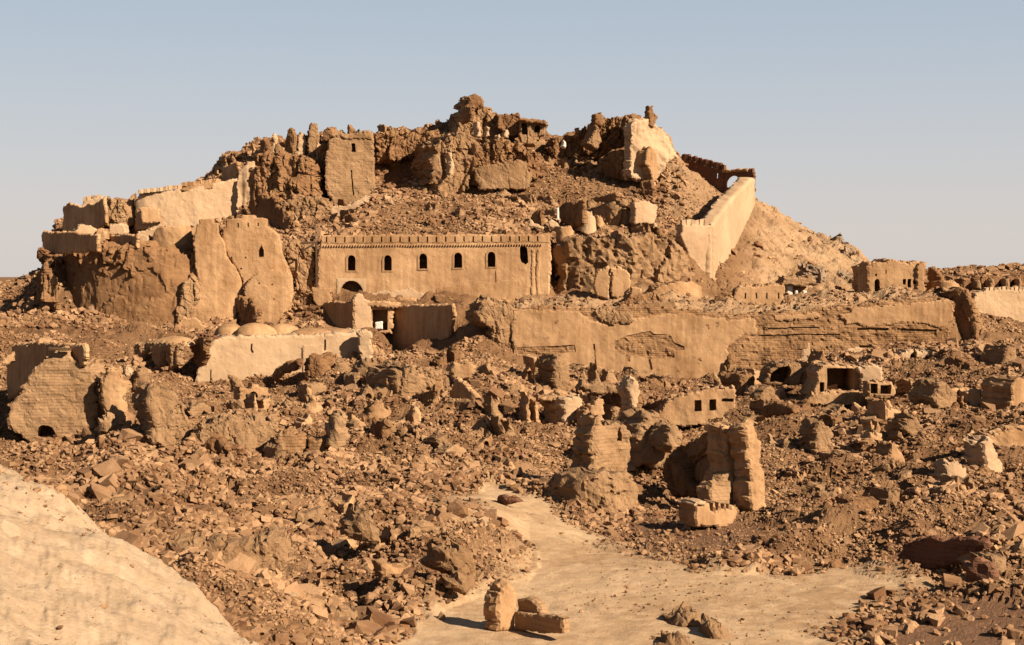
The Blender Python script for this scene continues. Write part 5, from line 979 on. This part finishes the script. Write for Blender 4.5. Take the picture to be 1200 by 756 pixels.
def scatter(name, label, n, pxr, yr, smin, smax, power, keep, sink=.22, cat='rubble'):
    px = RG.uniform(pxr[0], pxr[1], n); Y = (RG.uniform(yr[0]**1.6, yr[1]**1.6, n))**(1/1.6)
    X = (px-600)/F*Y; k = keep(px, X, Y) > RG.uniform(0, 1, n); px, X, Y = px[k], X[k], Y[k]; n = len(px)
    Z = height(px, X, Y); s = smin*(1-RG.uniform(0, 1, n)*(1-(smin/smax)**power))**(-1/power)
    s = np.minimum(smax, s*(.6+1.0*smooth(-.2, .3, fbm(X, Y, X*0, 6, 3, 188))))
    me = bpy.data.meshes.new(name); me.vertices.add(n); me.vertices.foreach_set('co', np.column_stack([X, Y, Z+s*sink]).astype(np.float32).ravel())
    a_ = me.attributes.new('rock_size', 'FLOAT', 'POINT'); a_.data.foreach_set('value', s.astype(np.float32))
    o = bpy.data.objects.new(name, me); C.objects.link(o)
    ng = bpy.data.node_groups.new(name, 'GeometryNodeTree')
    ng.interface.new_socket('Geometry', in_out='INPUT', socket_type='NodeSocketGeometry'); ng.interface.new_socket('Geometry', in_out='OUTPUT', socket_type='NodeSocketGeometry')
    N = ng.nodes; L = ng.links
    gi = N.new('NodeGroupInput'); go = N.new('NodeGroupOutput'); ip = N.new('GeometryNodeInstanceOnPoints')
    ci = N.new('GeometryNodeCollectionInfo'); ci.inputs['Collection'].default_value = PROT; ci.inputs['Separate Children'].default_value = True
    ci.inputs['Reset Children'].default_value = True
    na = N.new('GeometryNodeInputNamedAttribute'); na.data_type = 'FLOAT'; na.inputs['Name'].default_value = 'rock_size'
    rv = N.new('FunctionNodeRandomValue'); rv.data_type = 'FLOAT_VECTOR'; rv.inputs['Min'].default_value = (-.5, -.5, 0); rv.inputs['Max'].default_value = (.5, .5, 6.28)
    L.new(gi.outputs[0], ip.inputs['Points']); L.new(ci.outputs[0], ip.inputs['Instance']); ip.inputs['Pick Instance'].default_value = True
    L.new(rv.outputs['Value'], ip.inputs['Rotation']); L.new(na.outputs['Attribute'], ip.inputs['Scale']); L.new(ip.outputs[0], go.inputs[0])
    md = o.modifiers.new('scatter', 'NODES'); md.node_group = ng
    return tag(o, label, cat, None, 'stuff')
def keep_field(px, X, Y):
    s, p, r = masks(px, X, Y)
    d = .4+.6*smooth(-.22, .2, fbm(X, Y, X*0, 5, 3, 88))
    return d*(1-s)*(1-p)*(1-r*.96)*(Y > 46)
scatter('field_rubble', 'broken mud brick and earth clods covering the ground before the long wall', 540000, (-230, 1430), (48, 150), .1, .55, 1.9, keep_field)
scatter('terrace_rubble', 'broken brick and clods strewn over the terrace behind the long wall', 7000, (600, 1430), (152, 164), .13, .45, 1.7, lambda px, X, Y: np.where(px < 1120, .35, 1)*(X*0+1))
scatter('hill_rubble', 'loose rubble strewn over the slopes of the citadel hill', 125000, (-230, 850), (152, 212), .16, .85, 2.0,
        lambda px, X, Y: (.25+.75*smooth(-.2, .2, fbm(X, Y, X*0, 7, 3, 98)))*(1-.75*smooth(765, 790, px)*smooth(182, 188, Y))*(Y > np.where(px < 380, 141, 167)))
scatter('distant_rubble', 'dark broken ruins and rubble out on the plain behind the right end', 9000, (850, 1430), (165, 330), .3, 1.6, 1.6,
        lambda px, X, Y: np.where(px < 1040, .16, 1.0)*(X*0+1))
scatter('courtyard_pebbles', 'small stones scattered over the sandy clearing', 4000, (400, 1200), (50, 84), .03, .16, 2.1, lambda px, X, Y: masks(px, X, Y)[0]*smooth(-.2, .3, fbm(X, Y, X*0, 5, 3, 8)))
scatter('near_slope_stones', 'tiny clods lying on the pale near slope', 6000, (-20, 330), (18, 44), .012, .2, 2.1, lambda px, X, Y: .15+.85*smooth(0, .3, fbm(X, Y, X*0, 2.5, 3, 18))+smooth(30, 42, Y))
scatter('slope_edge_clods', 'broken clods and crumbs along the upper edge of the pale near slope', 1500, (-20, 330), (25, 46), .03, .32, 1.7, lambda px, X, Y: masks(px, X, Y)[1]*smooth(-.1, .25, fbm(X, Y, X*0, 1.8, 3, 19))*smooth(25, 36, Y))
scatter('broken_masonry', 'larger broken lumps of masonry lying in drifts across the rubble field', 6600, (-230, 1430), (50, 149), .4, 1.25, 2.4, lambda px, X, Y: keep_field(px, X, Y)*smooth(-.02, .2, fbm(X, Y, X*0, 4, 3, 77)), sink=.12)
# larger single blocks
BM = [rock_mesh('fallen_block', 200+i, i % 2, 2 if i % 2 else 1, 4) for i in range(14)]
def rough_block(me, seed):
    import bmesh
    bm = bmesh.new(); bm.from_mesh(me); bmesh.ops.subdivide_edges(bm, edges=bm.edges[:], cuts=1, use_grid_fill=True)
    r = random.Random(seed)
    for v in bm.verts: v.co += Vector((r.uniform(-1, 1), r.uniform(-1, 1), r.uniform(-1, 1)))*.035
    bmesh.ops.triangulate(bm, faces=bm.faces[:]); bm.to_mesh(me); bm.free()
for i, m in enumerate(BM): rough_block(m, i)
M['rubble_big'] = mud('fallen_block_earth', (.17, .095, .05), (.33, .21, .12), rand=.6, bump=.7)
for m in BM: m.materials.clear(); m.materials.append(M['rubble_big'])
def block(px, py, Y, w, h, label, group=None, mi=None, yaw=None, d=None, name='fallen_block', sink=.25, cat='rubble block'):
    """a single fallen lump; w and h are its size in photo pixels"""
    s = w*Y/F; hh = h*Y/F; m = BM[rnd.randrange(14) if mi is None else mi]
    o = bpy.data.objects.new(name, m); C.objects.link(o)
    z = float(gz(px, Y)[0]) if py is None else P(Y, py)
    o.location = (wx(px, Y), Y, z+hh*(.5-sink)); o.scale = (s, (d*Y/F if d else s*rnd.uniform(.7, 1)), hh*1.5)
    o.rotation_euler = (rnd.uniform(-.25, .25), rnd.uniform(-.25, .25), rnd.uniform(0, 6.28) if yaw is None else yaw)
    return tag(o, label, cat, group)
REG = [ # name of the place, px range, distance range, count, size range in px
 ('the ground beside the near slope', (60, 330), (50, 70), 34, (9, 22)),
 ('the bank left of the clearing', (330, 560), (56, 80), 44, (8, 22)),
 ('the left rubble field', (120, 420), (80, 120), 44, (8, 18)),
 ('the rubble before the domed building', (420, 660), (88, 135), 44, (8, 18)),
 ('the rubble under the rampart', (640, 1000), (112, 147), 34, (8, 16)),
 ('the right rubble slope', (905, 1200), (78, 120), 40, (8, 20)),
 ('the far right heap', (1020, 1210), (120, 150), 16, (8, 18)),
 ('the slope above the garrison', (440, 700), (172, 192), 18, (7, 14)),
]
TONE = [('pale', mud('pale_block_earth', (.27, .17, .095), (.38, .26, .155), bump=.6)), ('tan', mud('tan_block_earth', (.20, .115, .06), (.31, .19, .105), bump=.7)), ('brown', mud('brown_block_earth', (.13, .068, .036), (.21, .12, .065), bump=.8))]
BTN = []
for m in BM:
    v = []
    for nm, mt in TONE:
        c_ = m.copy(); c_.materials.clear(); c_.materials.append(mt); v.append(c_)
    BTN.append(v)
from collections import defaultdict
byl = defaultdict(list)
for where, pr, yr, n, sz in REG:
    k = 0
    while k < n:
        px = rnd.uniform(*pr); Y = (rnd.uniform(yr[0]**1.5, yr[1]**1.5))**(1/1.5); x = np.array([wx(px, Y)])
        if keep_field(np.array([px]), x, np.array([Y]))[0] < .3 and Y < 150 and rnd.random() < .9: continue
        w = sz[0]+(sz[1]-sz[0])*rnd.random()**2.2; asp = rnd.uniform(.35, 1.15); ti = rnd.choice([0, 1, 1, 2, 2]); k += 1
        fx = (px-pr[0])/(pr[1]-pr[0]); fy = (Y-yr[0])/(yr[1]-yr[0])
        lab = '%s %s %s block, %s %s of %s' % ('big' if w > sz[0]+(sz[1]-sz[0])*.3 else 'small', 'flat' if asp < .6 else 'upright' if asp > .9 else 'squat', TONE[ti][0],
              'high in' if fy > .66 else 'low in' if fy < .33 else 'midway in', 'the left part' if fx < .33 else 'the right part' if fx > .66 else 'the centre', where)
        o = block(px, None, Y, w, w*asp*.8, lab); o.data = BTN[BM.index(o.data)][ti]; byl[lab].append(o)
for lab, os_ in byl.items():
    if len(os_) > 1:
        for o in os_: o['group'] = lab+', alike'

# many small wall remnants still standing in the rubble
def stub(px, Y, w, h, mat, yaw, th, label, name='standing_stub', group=None, cat='wall remnant'):
    z = float(gz(px, Y)[0]); yb = HY+(CZ-z)*F/Y+h*.25; n = rnd.randint(5, 8); pts = [(px-w/2, yb)]
    prof = rnd.choice(['peak', 'left', 'right', 'flat', 'two'])
    for i in range(n):
        f = i/(n-1); t_ = {'peak': 1-abs(f-.45)*1.3, 'left': 1-f*.8, 'right': .3+f*.7, 'flat': .9, 'two': .6+.4*math.cos(f*9)}[prof]
        pts.append((px-w/2+w*f+rnd.uniform(-.08, .08)*w, yb-h*1.25*max(.2, t_*rnd.uniform(.8, 1.08))))
    pts.append((px+w/2*rnd.uniform(.9, 1.2), yb))
    hl = []
    if w > 13 and h > 13 and rnd.random() < .45 and yaw > 0:
        cx, hw = px+rnd.uniform(-.15, .15)*w, w*rnd.uniform(.1, .18); hl = [arch(cx-hw, yb-h*.8, cx+hw, yb-h*.22)]
    return slab(name, pts, Y, mat, holes=hl, hdepth=th*.8, yaw=yaw, thick=th, rough=.16, jit=.12, gully=.1, label=label, cat=cat, group=group, res=.3)
SREG = [('the ground before the domed building', (240, 440), (100, 134), 24, (12, 34), (10, 28)),
 ('the rubble left of the portal', (440, 650), (96, 140), 36, (10, 34), (10, 32)),
 ('the strip under the rampart', (640, 1000), (118, 146), 40, (9, 30), (10, 26)),
 ('the right slope', (905, 1190), (80, 140), 34, (10, 34), (9, 26)),
 ('the bank left of the clearing', (340, 540), (58, 86), 18, (16, 42), (12, 30)),
 ('the ground by the near slope', (110, 330), (56, 96), 16, (14, 40), (10, 28)),
 ('the left crest', (262, 385), (191, 198), 10, (7, 15), (10, 20)),
 ('the middle crest', (440, 640), (196, 205), 16, (7, 18), (8, 18)),
 ('the right crest', (645, 742), (196, 203), 12, (7, 16), (9, 20)),
 ('the hill slope above the garrison', (400, 650), (176, 192), 12, (8, 20), (7, 15)),
 ('the slope by the fluted ruin', (640, 790), (172, 190), 12, (8, 18), (8, 16))]
sby = defaultdict(list)
for where, pr, yr, n, ws, hs_ in SREG:
    for k in range(n):
        px = rnd.uniform(*pr); Y = rnd.uniform(*yr); w = rnd.uniform(*ws); h = rnd.uniform(*hs_)
        x = np.array([wx(px, Y)])
        if Y < 100 and masks(np.array([px]), x, np.array([Y]))[0][0] > .2: continue
        m = rnd.choice(['earth', 'earth_light', 'earth_light', 'plaster', 'brick_tan']); yw = rnd.choice([18, 25, 32, 38, -45])
        fx = (px-pr[0])/(pr[1]-pr[0]); fy = (Y-yr[0])/(yr[1]-yr[0])
        lab = '%s %s%s stub, %s %s %s' % ('tall' if h > w*1.15 else 'low' if h < w*.7 else 'stout', {'earth': 'brown', 'earth_light': 'tan', 'plaster': 'pale smooth', 'brick_tan': 'pale coursed'}[m], ' shaded' if yw < 0 else '',
              'left of' if fx < .25 else 'mid-left of' if fx < .5 else 'mid-right of' if fx < .75 else 'right of', where, 'at its back' if fy > .6 else 'at its front' if fy < .35 else '')
        lab = lab.strip(); sby[lab].append(stub(px, Y, w, h, m, yw, rnd.uniform(.9, 1.9)*(Y/120), lab))
for lab, os_ in sby.items():
    if len(os_) > 1:
        for o in os_: o['group'] = lab+', alike'
